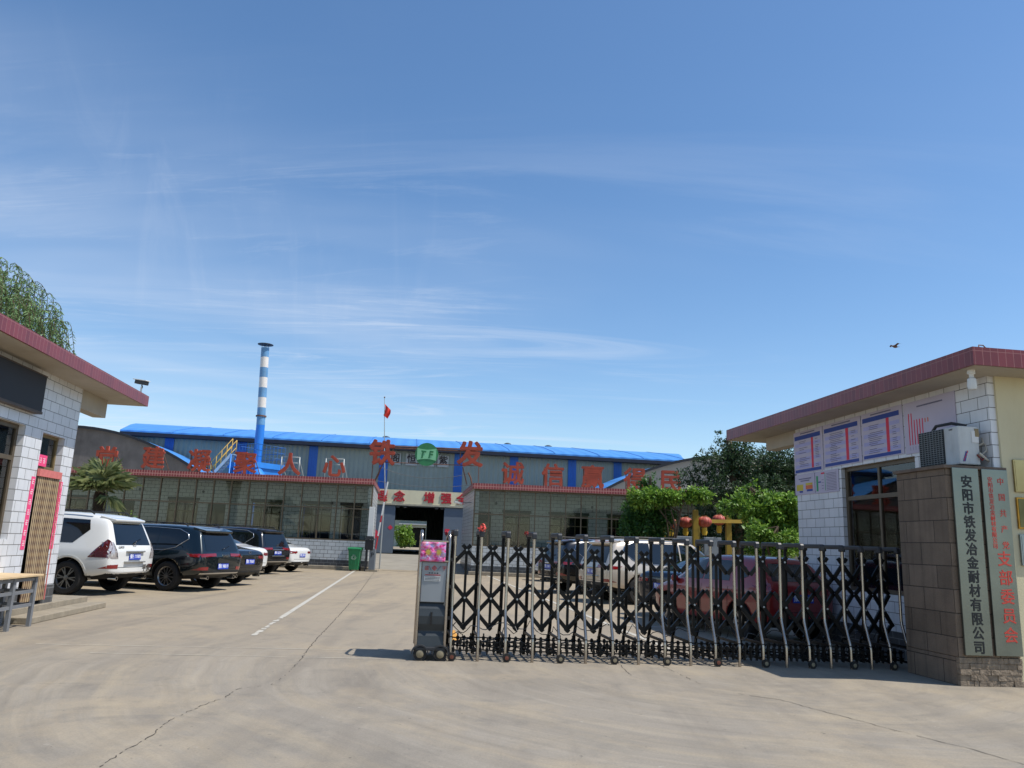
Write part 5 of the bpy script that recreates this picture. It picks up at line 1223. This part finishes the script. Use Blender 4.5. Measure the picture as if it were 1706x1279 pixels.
    if kind == 'suv' or kind == 'hatch':
        h1, n1, _, _ = tree.ray_cast(Vector((-4, .0, (1.17 if kind == 'suv' else 1.1)*h)), Vector((1, 0, 0)))
        h2, n2, _, _ = tree.ray_cast(Vector((-4, -.32, (1.27 if kind == 'suv' else 1.18)*h)), Vector((1, 0, 0)))
        if h1 is not None and h2 is not None: mb = MB(); mb.tube([h1+Vector((-.025, 0, 0)), h2+Vector((-.025, 0, 0))], .009, 6); mb.build('wiper', BLACK, root)
    # wheels
    tw = .11
    for x in (xr, xf):
        for s in sides:
            yc = s*(sts[4][4]-.13); wh = bpy.data.objects.new('wheel', None); COL.objects.link(wh); wh.parent = root; wh.location = (x, yc, rw)
            t = MB(); pr_ = [(rw*.66, -tw), (rw*.9, -tw-.005), (rw*.985, -tw*.75), (rw, -tw*.4), (rw, tw*.4), (rw*.985, tw*.75), (rw*.9, tw+.005), (rw*.66, tw)]; t.lathe(pr_+[pr_[0]], (0, 0, 0), 'y', 36); t.build('tyre', TYRE, wh)
            m_ = MB(); f_ = s*tw*.85; m_.lathe([(rw*.60, f_-s*.06), (rw*.68, f_), (rw*.64, f_+s*.004), (rw*.60, f_-s*.01)], (0, 0, 0), 'y', 32, 0); m_.lathe([(0, f_+s*.005), (rw*.15, f_), (rw*.17, f_-s*.03)], (0, 0, 0), 'y', 14, 0)
            m_.lathe([(0, f_-s*.07), (rw*.66, f_-s*.065)], (0, 0, 0), 'y', 24, 1)
            ns = o.get('spokes', 10)
            for j in range(ns):
                a = 2*PI*j/ns+.1; d = (math.cos(a), math.sin(a)); e = (-d[1], d[0])
                for sg in ((-1, 1) if ns <= 7 else (0,)):
                    p0 = Vector((d[0]*rw*.12, f_-s*.012, d[1]*rw*.12)); p1 = Vector((d[0]*rw*.64+e[0]*sg*rw*.10, f_-s*.012, d[1]*rw*.64+e[1]*sg*rw*.10)); m_.bar(p0, p1, .026*o.get('sw', 1), .022, 0, up=(0, 1, 0))
            m_.build('rim', [o.get('rim', RIM), WELL], wh)
    th = math.radians(heading); lx, ly = loc[2]*k if False else loc[2], loc[3]
    # loc = world ground point of the wheel nearest the camera and which wheel it is
    wx = xr if loc[2] == 'r' else xf; wy = loc[3]*(sts[4][4]-.02)
    root.rotation_euler = (0, 0, th); root.location = (loc[0]-(wx*math.cos(th)-wy*math.sin(th)), loc[1]-(wx*math.sin(th)+wy*math.cos(th)), 0)
    return root
GL, GR = 'cars parked in the left row', 'cars parked on the right of the drive'
pWhite = paint('white', '#dcdcd8', .0, .35); pTeal = paint('blue_black', '#0a1a20', .4, .25); pBlk = paint('black', '#0d0f12', .3, .22); pCream = paint('cream', '#cbbfae', .35, .3); pRed = paint('red', '#86140f', .0, .42); pNavy = paint('dark_navy', '#0f1626', .3, .22)
a = atz(104, 991)
WB = [[(.98, 1.14), (.5, 1.66), (.05, 1.68), (.05, 1.14)], [(0, 1.14), (0, 1.68), (-.95, 1.68), (-.95, 1.14)], [(-1.0, 1.14), (-1.0, 1.68), (-1.66, 1.66), (-1.74, 1.44), (-1.42, 1.14)]]
car('suv', 4.88, 1.87, 1.89, pWhite, (a.x, a.y, 'r', 1), 172, 'white boxy off-road car nearest the left gatehouse', GL, dict(clear=1, windows=WB, rim=RIMD, spokes=6, badge=1, plate='豫E 11989', word=('LEXUS', .5, 1.08, .07), decal=1, skirt=False, rw=1.02))
a = atz(272, 984.5)
car('suv', 4.78, 1.69, 1.9, pTeal, (a.x, a.y, 'r', 1), 164, 'blue-black car with chrome window curve, second in the left row', GL, dict(slim=1, trim=1, clad=CLAD, spokes=12, low_plate=1, word=('EXEED', -.1, .90, .09), plate='豫E 98819', chrome_low=1, sw=.6))
c_ = atz(393, 971.5)
car('sed', 4.9, 1.46, 1.87, pBlk, (c_.x, c_.y, 'r', -1), 164, 'black saloon car, third in the left row', GL, dict(plate='豫E 70681', spokes=10, badge=1))
car('sed', 4.6, 1.49, 1.8, pWhite, (c_.x-.75, c_.y+3.1, 'r', -1), 164, 'white saloon mostly hidden between the two black cars', GL, dict(plate='豫E 56110'))
c_ = atz(462, 952.5)
car('suv', 5.0, 1.78, 1.98, pBlk, (c_.x, c_.y-1.2, 'r', -1), 160, 'large black car with roof rails near the end of the left row', GL, dict(slim=1, trim=1, clad=CLAD, plate='豫E 62299', chrome_low=1, badge=1, spokes=10))
c_ = atz(486, 949.5)
car('sed', 4.6, 1.45, 1.8, pWhite, (c_.x+.2, c_.y-.7, 'r', -1), 164, 'white saloon farthest along the left row, near the annexe', GL, dict(plate='豫E 20816'))
a = atz(1066, 1008)
car('suv', 4.85, 1.82, 1.9, pCream, (a.x, a.y, 'r', -1), 24, 'cream coloured tall car behind the middle of the folding gate', GR, dict(slim=1, trim=1, spokes=10, plate='豫E 58802', rim=RIMD))
car('suv', 4.9, 1.8, 1.95, pBlk, (2.75, 25.9, 'r', -1), 24, 'black tall car beyond the cream one', GR, dict(slim=1, trim=1, spokes=10, clad=CLAD, plate='豫E 20871', chrome_low=1))
car('sed', 4.7, 1.46, 1.82, pWhite, (2.75, 34.0, 'r', -1), 24, 'white saloon close to the right annexe', GR, dict(plate='豫E 33905'))
car('sed', 4.7, 1.45, 1.82, pNavy, (4.9, 18.1, 'r', -1), 36, 'dark navy saloon between the cream car and the red one', GR, dict(plate='豫E 55128', rim=RIMD))
a = atz(1256, 1068)
car('hatch', 3.9, 1.50, 1.6, pRed, (a.x-.22, a.y+.1, 'r', 1), 110, 'red hatchback in the shade beside the right gatehouse', GR, dict(spokes=6, plate='豫E 08316', rim=RIM))
# ------------------------------------------------------------------ plants
BARK = mat('bark', '#5a4a3a', .95, var=.3, vs=9, bump=.8, bs=14)
def leaf(mb, c, d, n, l, w):
    "a pointed leaf folded along its midrib"
    s = d.cross(n).normalized()*w/2; mb.add([c, c+d*l*.45+s+n*w*.12, c+d*l, c+d*l*.45-s+n*w*.12], [(0, 1, 2), (0, 2, 3)])
def rv(R): return Vector((R.gauss(0, 1), R.gauss(0, 1), R.gauss(0, 1))).normalized()
def crown(R, blobs, n, l, w, droop=.3, clump=9, spread=.28, twig=None):
    mb = MB(); tot = sum(b[3]*b[4]*b[5] for b in blobs)
    for b in blobs:
        for _ in range(int(n*b[3]*b[4]*b[5]/tot/clump)):
            d = rv(R); r = R.uniform(.35, 1)**.45*(1+.10*math.sin(d.x*7+d.z*9+b[0]*3)+.08*math.sin(d.y*13+b[2]*5))
            c = Vector((b[0]+d.x*b[3]*r, b[1]+d.y*b[4]*r, b[2]+d.z*b[5]*r)); out = (d+rv(R)*.5).normalized()
            if c.z < .25: continue
            for k in range(clump):
                dd = (out+rv(R)*.8+Vector((0, 0, -droop*R.random()))).normalized(); p = c+rv(R)*spread*R.random()
                q_ = R.uniform(.55, 1.3); leaf(mb, p, dd, (rv(R)+Vector((0, 0, 1.2))).normalized(), l*q_, w*q_*R.uniform(.8, 1.2))
    return mb
def trunk(mb, R, base, top, r, targets):
    b, t = Vector(base), Vector(top); n = 5; P = [b.lerp(t, k/n)+Vector((R.uniform(-.06, .06), R.uniform(-.06, .06), 0))*(k > 0) for k in range(n+1)]
    mb.tube(P, [r*(1-.5*k/n) for k in range(n+1)], 9)
    for q in targets:
        q = Vector(q); s = P[R.randint(2, n)]; m_ = s.lerp(q, .5)+Vector((R.uniform(-.3, .3), R.uniform(-.3, .3), R.uniform(0, .4))); mb.tube([s, m_, q], [r*.45, r*.3, r*.08], 6)
def tree(name, loc, blobs, n, l, w, lm, label, cat, seed, trad=.16, group=None, clump=9, spread=.28, droop=.3, tips=8):
    R = random.Random(seed); o = empty(name, loc, 0, label, cat, group)
    crown(R, blobs, n, l, w, droop, clump, spread).build('crown', lm, o, fix=False)
    t = MB(); top = max(blobs, key=lambda b: b[2]); T = []
    for b in R.sample(blobs, min(len(blobs), 9)): T.append((b[0]*.75, b[1]*.75, b[2]-(top[2]-b[2])*.0-.35))
    trunk(t, R, (0, 0, 0), (top[0]*.6, top[1]*.6, top[2]), trad, T); t.build('trunk', BARK, o); return o
DKL = leafmat('dark_green_leaf', '#1d301c', '#4a6540'); BRL = leafmat('bright_green_leaf', '#3c6620', '#97b84a'); MDL = leafmat('mid_green_leaf', '#2c4d22', '#56803a'); WLL = leafmat('willow_leaf', '#4a6a3c', '#8aa86a')
# big dark tree
def lumps(R, shells, n, r0, r1):
    "many small leafy lumps spread through a few large volumes, leaving gaps between them"
    out = []
    tot = sum(b[3]*b[4]*b[5] for b in shells)
    for b in shells:
        for _ in range(max(2, int(n*b[3]*b[4]*b[5]/tot))):
            d = rv(R); q = R.uniform(.25, 1)**.5; r = R.uniform(r0, r1)
            out.append((b[0]+d.x*b[3]*q, b[1]+d.y*b[4]*q, b[2]+d.z*b[5]*q, r, r, r*.8))
    return out
P = aty(1235, 800, 31); x0, y0 = P.x, 31
RL = random.Random(77)
tree('broadleaf_tree', (x0, y0, 0), lumps(RL, [(0, 0, 4.2, 1.7, 1.5, 1.5), (-1.4, -.3, 3.8, .9, .9, .9), (-.3, .2, 5.3, .9, .9, .6), (-1.35, .2, 5.1, .35, .4, .6), (-.75, .2, 5.9, .12, .2, .35), (1.5, 0, 4.5, 1.3, 1.2, 1.3), (-2.1, -.1, 4.2, .35, .4, .4), (2.9, .3, 4.2, 1.3, 1.2, 1.4), (.3, 0, 2.7, 1.9, 1.2, 1.0)], 210, .26, .5), 62000, .12, .05, DKL, 'large dark green tree behind the lantern pergola', 'tree', 3, .2, spread=.16)
def bush(px, py, Y, blobs, n, lm, label, seed, l=.12, w=.06, name='shrub', cat='shrub', nl=None, lr=(.14, .28)):
    P = aty(px, py, Y); B = [(b[0], b[1], P.z+b[2], b[3], b[4], b[5]) for b in blobs]
    if nl:
        R_ = random.Random(seed+100); B0 = B; B = lumps(random.Random(seed), B, nl, *lr)
        for b in B0:   # loose shoots that break the outline
            for _ in range(7):
                a = R_.uniform(0, 2*PI); hgt = R_.uniform(.75, 1.25); B.append((b[0]+math.cos(a)*b[3]*R_.uniform(.3, 1.15), b[1]+math.sin(a)*b[4]*.8, b[2]+b[5]*hgt*R_.uniform(.4, 1), .06, .06, R_.uniform(.12, .26)))
    return tree(name, (P.x, Y, 0), B, n, l, w, lm, label, cat, seed, .06, spread=.12, clump=8)
bush(1078, 850, 26.5, [(0, 0, 0, .62, .6, .75), (-.35, -.2, -.6, .5, .5, .7), (.12, .1, .75, .38, .4, .4), (.35, -.1, -.2, .4, .5, .5), (-.1, 0, -1.3, .8, .6, .7)], 22000, MDL, 'bushy green shrub left of the lantern pergola', 5, nl=150)
bush(1100, 829, 26.0, [(.1, 0, 0, .8, .5, .16), (1.2, 0, .1, .55, .4, .12), (-.6, -.2, -.1, .45, .4, .3)], 11000, BRL, 'bright green creeper spreading over the pergola top', 6, name='creeper', cat='creeper', nl=60, lr=(.12, .22))
bush(1270, 855, 23.0, [(0, 0, -.05, .7, .7, .55), (-.75, 0, .25, .3, .4, .25), (-.35, 0, .45, .3, .3, .25), (.5, 0, .1, .6, .6, .5), (.3, 0, -.8, .8, .7, .6), (1.2, .4, -.2, .8, .8, .8)], 26000, BRL, 'bright green shrub between the pergola and the right gatehouse', 8, nl=150)
bush(1262, 895, 22.0, [(0, 0, 0, .35, .3, .25), (.6, .1, -.1, .5, .4, .4)], 3500, BRL, 'low light green shrub in front of the larger one', 9, nl=14)
bush(1165, 885, 31.5, [(0, 0, -.3, 1.6, .6, 1.0), (-1.2, 0, -.2, .8, .6, .8), (1.5, 0, -.2, .9, .6, .9)], 14000, DKL, 'dark shrubs filling the back of the pergola', 15, nl=90)
P = aty(669, 893, 88)
tree('broadleaf_tree', (P.x, 88, .6), lumps(random.Random(5), [(0, 0, P.z-.4, .8, .8, 1.0), (.4, 0, P.z-1.1, .7, .7, .6)], 34, .25, .5), 4500, .22, .12, BRL, 'bright green tree in the yard beyond the warehouse doorway', 'tree', 41, .12, spread=.3)
# willow over the left gatehouse
R = random.Random(21); P = aty(20, 560, 24); WI = empty('willow_tree', (P.x-2.1, 24, 0), 0, 'weeping willow rising behind the left gatehouse roof', 'tree')
mb = MB(); tb = MB()
for s_ in range(700):
    a = R.uniform(0, 2*PI); rr = 3.4*math.sqrt(R.random()); zt = 10.0-.19*rr*rr+R.uniform(-.8, .35); x, y = rr*math.cos(a), rr*math.sin(a)*.8; Ls = R.uniform(1.4, 3.4); q = Vector((x, y, zt)); out = Vector((math.cos(a), math.sin(a), 0)); pts = [q]
    n = int(Ls/.085)
    for k in range(n):
        u = k/n; q = q+out*.075*max(0, .6-u*2)+Vector((math.sin(s_*1.7+k*.23), math.cos(s_*2.3+k*.19), 0))*.018+Vector((.012*math.sin(k*.5+s_), .01, -.085*min(1, .1+u*2.5)+(.03 if u < .1 else 0))); pts.append(q.copy())
        for _ in range(2): leaf(mb, q, (Vector((R.gauss(0, .9), R.gauss(0, .9), -1))).normalized(), rv(R), R.uniform(.11, .18), .032)
    tb.tube(pts[::3], .008, 4, caps=False)
mb.build('crown', WLL, WI, fix=False)
trunk(tb, R, (0, 0, 0), (0, 0, 7.5), .28, [(R.uniform(-2.3, 2.3), R.uniform(-2, 2), R.uniform(8.0, 9.8)) for _ in range(16)]); tb.build('trunk', BARK, WI)
# fan palm
R = random.Random(31); P = aty(168, 812, 27); PA_ = empty('fan_palm', (P.x, 27, 0), 0, 'fan palm with shaggy trunk behind the white car', 'palm')
PZ = P.z; mb = MB(); mb.tube([(0, 0, 0), (0.02, 0, 1.2), (0, 0, PZ-.3), (0, 0, PZ+.1)], [.13, .15, .19, .1], 12); 
for k in range(500):
    z = R.uniform(.4, PZ); a = R.uniform(0, 2*PI); r = .17; d = Vector((math.cos(a), math.sin(a), R.uniform(-.6, .8))).normalized(); c = Vector((r*math.cos(a), r*math.sin(a), z)); t = Vector((-math.sin(a), math.cos(a), 0))*.02
    mb.add([c-t, c+t, c+d*R.uniform(.08, .2)], [(0, 1, 2)])
mb.build('trunk', mat('palm_fibre', '#3d3024', .95, var=.3, vs=20), PA_)
PLM = leafmat('palm_leaf', '#4a5c30', '#a3a873')
fr = MB(); st = MB()
for f in range(40):
    a = f*2.399+R.uniform(-.2, .2); el = math.radians(R.choice([70, 50, 35, 20, 5, -15, -35])+R.uniform(-8, 8)); d = Vector((math.cos(a)*math.cos(el), math.sin(a)*math.cos(el), math.sin(el))); pl = R.uniform(.4, .6)
    o_ = Vector((0, 0, PZ+.0)); h = o_+d*pl+Vector((0, 0, -.05*pl)); st.tube([o_, o_.lerp(h, .5)+Vector((0, 0, .03)), h], .012, 5)
    s = d.cross(Vector((0, 0, 1))).normalized(); n = s.cross(d).normalized()
    for k in range(17):
        t = math.radians(-95+190*k/16); dd = (d*math.cos(t)+s*math.sin(t)).normalized(); ln = R.uniform(.62, .82)*(.75+.25*math.cos(t)); w = s*math.cos(t)*.014-d*math.sin(t)*.014
        m_ = h+dd*ln*.6+n*.02; e = h+dd*ln+Vector((0, 0, -.10-.10*R.random())); fr.add([h, m_+w*1.4, e, m_-w*1.4], [(0, 1, 2), (0, 2, 3)])
fr.build('crown', PLM, PA_, fix=False); st.build('leaf_stalk', mat('palm_stalk', '#5a6b3a', .6), PA_)
bush(112, 905, 24.5, [(0, 0, 0, .9, .6, .6), (-1.4, 0, .2, 1., .7, .8)], 2500, MDL, 'green shrub behind the corner of the left gatehouse', 12)
bush(215, 868, 27.5, [(0, 0, -.6, .18, .18, .65), (0.05, 0, .1, .12, .12, .25)], 500, BRL, 'thin sapling right of the palm', 13, l=.1, w=.04, name='sapling', cat='sapling')
# ------------------------------------------------------------------ pergola and lanterns
YEL = mat('yellow_post_paint', '#94791f', .6, var=.12, vs=6, dirt=('#6d5a24', 5, .4))
p1, p2, p3 = aty(1158, 852, 26.5), aty(1213, 861, 27.3), aty(1105, 868, 29.5); PG = empty('pergola', (p1.x, p1.y, 0), 0, 'yellow painted pergola frame with lanterns under green creeper', 'pergola')
for p, w in ((p1, .09), (p2, .09), (p3, .07), (Vector((p2.x-.4, 30, 2.8)), .07)):
    mb = MB(); mb.box(p.x-p1.x-w, p.x-p1.x+w, p.y-p1.y-w, p.y-p1.y+w, 0, p.z+.05); mb.build('post', YEL, PG, bevel=.01)
mb = MB(); bz = p1.z-.32
mb.bar((0, .0, bz), (p2.x-p1.x+1.3, p2.y-p1.y+.4, bz+.12), .1, .12).bar((0, 0, bz+.0), (p3.x-p1.x, p3.y-p1.y, bz), .1, .1).bar((p2.x-p1.x, p2.y-p1.y, bz+.1), (p2.x-p1.x-.4, 30-p1.y, bz+.1), .1, .1)
mb.build('beam', YEL, PG)
LRED = mat('faded_lantern_silk', '#a8453a', .6, var=.25, vs=7, dirt=('#d49a8c', 5, .6)); LYEL = mat('lantern_tassel', '#c9a531', .7, var=.15, vs=20)
for k, (px, py, dY, lb) in enumerate(((1117.5, 872, 2.2, 'dull red lantern at the back left of the pergola'), (1142, 870, .6, 'faded red lantern just left of the yellow post'), (1173.5, 869, .2, 'pale red lantern just right of the yellow post'), (1198, 866, 1.0, 'red lantern half covered by leaves, rightmost in the pergola'))):
    P = aty(px, py, 26.5+dY-.1); o = empty('lantern', P, 0, lb, 'lantern', 'red lanterns hanging in the pergola'); s = .235
    mb = MB(); n = 14; mb.lathe([(s*math.sin(PI*(j+.9)/(n+.8))*1.05, s*.78*math.cos(PI*(j+.9)/(n+.8))) for j in range(n)], (0, 0, 0), n=20); mb.build('globe', LRED, o)
    mb = MB()
    for j in range(16):
        a = 2*PI*j/16; mb.tube([(s*1.06*math.sin(t)*math.cos(a), s*1.06*math.sin(t)*math.sin(a), s*.79*math.cos(t)) for t in [PI*(i+1)/10 for i in range(9)]], .005, 4)
    mb.lathe([(.09, s*.74), (.09, s*.86), (0, s*.86)], (0, 0, 0), n=12).lathe([(.09, -s*.72), (.09, -s*.86), (0, -s*.86)], (0, 0, 0), n=12); mb.build('ribs', mat('lantern_gold', '#8d5a2c', .5, .3, var=.1), o)
    mb = MB(); mb.lathe([(.085, -s*.86), (.10, -s*1.5), (.07, -s*1.9), (0, -s*1.9)], (0, 0, 0), n=10); mb.build('tassel', LYEL, o)
    mb = MB(); mb.tube([(0, 0, s*.86), (0, 0, max(.3, bz+.05-P.z))], .006, 4); mb.build('hanger', BLACK, o)
# pale stone slabs standing under the pergola
for px, lb in ((1140, 'grey upright slab under the pergola, left of the yellow post'), (1187, 'grey upright slab under the pergola, right of the yellow post')):
    P = aty(px, 905, 29.5); o = empty('stone_slab', (P.x, 29.5, 0), 0, lb, 'slab'); mb = MB(); mb.box(-.32, .32, -.06, .06, 0, 2.05); mb.build('slab_face', mat('grey_slab', '#80878c', .7, var=.12, vs=3), o, bevel=.015)
# a bird in flight
P = aty(1491, 577, 22); BD = empty('bird', P, math.radians(200), 'small bird flying above the right gatehouse', 'bird')
mb = MB(); mb.lathe([(0, -.10), (.025, -.08), (.042, -.03), (.045, .02), (.03, .06), (.026, .08), (.02, .10), (.004, .125), (0, .13)], (0, 0, 0), 'x', 12)
mb.add([(-.09, -.02, .0), (-.09, .02, .0), (-.17, .035, .01), (-.17, -.035, .01)], [(0, 1, 2, 3)])
for s in (1, -1):
    mb.add([(.05, s*.02, .02), (-.04, s*.02, .02), (-.05, s*.13, .07), (.03, s*.12, .075), (-.07, s*.22, .03), (.0, s*.2, .045)], [(0, 1, 2, 3), (3, 2, 4, 5)])
mb.build('body', mat('bird_brown', '#5c4438', .8, var=.3, vs=30), BD, fix=False)

# ------------------------------------------------------------------ light, sky
SUNV = Vector((.57, -.13, 1)).normalized(); el = math.asin(SUNV.z); rot = math.atan2(SUNV.x, SUNV.y)
sd = bpy.data.lights.new('sun', 'SUN'); sd.energy = 5.0; sd.angle = math.radians(.53); sd.color = (1, .955, .89); so = bpy.data.objects.new('sun', sd); COL.objects.link(so)
so.rotation_euler = SUNV.to_track_quat('Z', 'Y').to_euler()
w = bpy.data.worlds.new('World'); S.world = w; w.use_nodes = True; nt = w.node_tree; L = nt.links.new
bg = nt.nodes['Background']; sky = nd(nt, 'ShaderNodeTexSky', sky_type='NISHITA'); sky.sun_disc = False; sky.sun_elevation = el; sky.sun_rotation = rot
sky.air_density = 1.0; sky.dust_density = .35; sky.ozone_density = 1.6; sky.altitude = 60
bg.inputs['Strength'].default_value = .115
# thin cirrus high in the sky, laid out on a cloud sheet (x/z, y/z)
tc = nd(nt, 'ShaderNodeTexCoord'); sp_ = nd(nt, 'ShaderNodeSeparateXYZ'); L(tc.outputs['Generated'], sp_.inputs[0])
def mth(op, a, b=None, clamp=False):
    n = nd(nt, 'ShaderNodeMath', operation=op); n.use_clamp = clamp
    for i, v in enumerate((a, b)):
        if v is None: continue
        if isinstance(v, (int, float)): n.inputs[i].default_value = v
        else: L(v, n.inputs[i])
    return n.outputs[0]
zc = mth('MAXIMUM', sp_.outputs['Z'], .02); zc = mth('ADD', zc, .06); u_ = mth('DIVIDE', sp_.outputs['X'], zc); v_ = mth('DIVIDE', sp_.outputs['Y'], zc)
cb = nd(nt, 'ShaderNodeCombineXYZ'); L(u_, cb.inputs[0]); L(v_, cb.inputs[1])
def cn(scale, rot_, sx, sy, det, ro, dist, off=(0, 0, 0)):
    mp = nd(nt, 'ShaderNodeMapping'); mp.inputs['Rotation'].default_value = (0, 0, rot_); mp.inputs['Scale'].default_value = (sx, sy, 1); mp.inputs['Location'].default_value = off; L(cb.outputs[0], mp.inputs[0])
    n = nd(nt, 'ShaderNodeTexNoise'); n.inputs['Scale'].default_value = scale; n.inputs['Detail'].default_value = det; n.inputs['Roughness'].default_value = ro; n.inputs['Distortion'].default_value = dist; L(mp.outputs[0], n.inputs['Vector']); return n.outputs['Fac']
def rg(x, a, b, c, d):
    r = nd(nt, 'ShaderNodeMapRange'); r.interpolation_type = 'SMOOTHSTEP'; L(x, r.inputs['Value'])
    for kk, vv in zip(('From Min', 'From Max', 'To Min', 'To Max'), (a, b, c, d)): r.inputs[kk].default_value = vv
    return r.outputs[0]
veil = rg(cn(.35, .25, .5, 1.0, 5, .6, .6, (3, 1, 0)), .38, .66, 0, .42)
wisp = rg(cn(.8, .35, .35, 1.9, 8, .62, 1.4, (1.3, 2.2, 0)), .48, .70, 0, .7)
area = rg(cn(.22, 0, .8, 1, 3, .5, 0, (7.2, 4.1, 0)), .42, .60, .15, 1)
left = rg(u_, -1.0, 1.5, 1.0, .05)
lowb = rg(sp_.outputs['Z'], .56, .34, .04, 1.0)
w2 = rg(cn(1.1, 1.15, .45, 2.2, 9, .68, 2.6, (5.3, .7, 0)), .50, .70, 0, .9); w2 = mth('MULTIPLY', w2, rg(u_, .3, -.5, 0, 1)); wisp = mth('ADD', wisp, w2)
mpw = nd(nt, 'ShaderNodeMapping'); mpw.inputs['Rotation'].default_value = (0, .95, 0); mpw.inputs['Scale'].default_value = (11, 1, 2.6); mpw.inputs['Location'].default_value = (2.3, 0, 1.1); L(tc.outputs['Generated'], mpw.inputs[0])
nw = nd(nt, 'ShaderNodeTexNoise'); nw.inputs['Scale'].default_value = 1; nw.inputs['Detail'].default_value = 9; nw.inputs['Roughness'].default_value = .6; nw.inputs['Distortion'].default_value = 1.6; L(mpw.outputs[0], nw.inputs['Vector'])
w3 = mth('MULTIPLY', rg(nw.outputs['Fac'], .52, .74, 0, .5), mth('MULTIPLY', rg(sp_.outputs['X'], .02, -.22, 0, 1), rg(sp_.outputs['Z'], .20, .30, 0, 1)))
wisp = mth('ADD', wisp, w3)
den = mth('MULTIPLY', mth('MULTIPLY', mth('ADD', mth('MULTIPLY', wisp, area), veil), left), lowb, True)
mx = nd(nt, 'ShaderNodeMix', data_type='RGBA'); L(den, mx.inputs[0]); hs = nd(nt, 'ShaderNodeHueSaturation'); hs.inputs['Saturation'].default_value = 1.17; hs.inputs['Value'].default_value = 1.42; L(sky.outputs[0], hs.inputs['Color']); L(hs.outputs[0], mx.inputs[6]); mx.inputs[7].default_value = (7.0, 7.6, 8.6, 1)
L(mx.outputs[2], bg.inputs[0])
vs_ = S.view_settings; vs_.view_transform = 'Standard'; vs_.look = 'None'; vs_.exposure = 0; vs_.gamma = 1
S.cycles.max_bounces = 6; S.cycles.transparent_max_bounces = 12; S.cycles.use_denoising = True
S.cycles.caustics_reflective = False; S.cycles.caustics_refractive = False
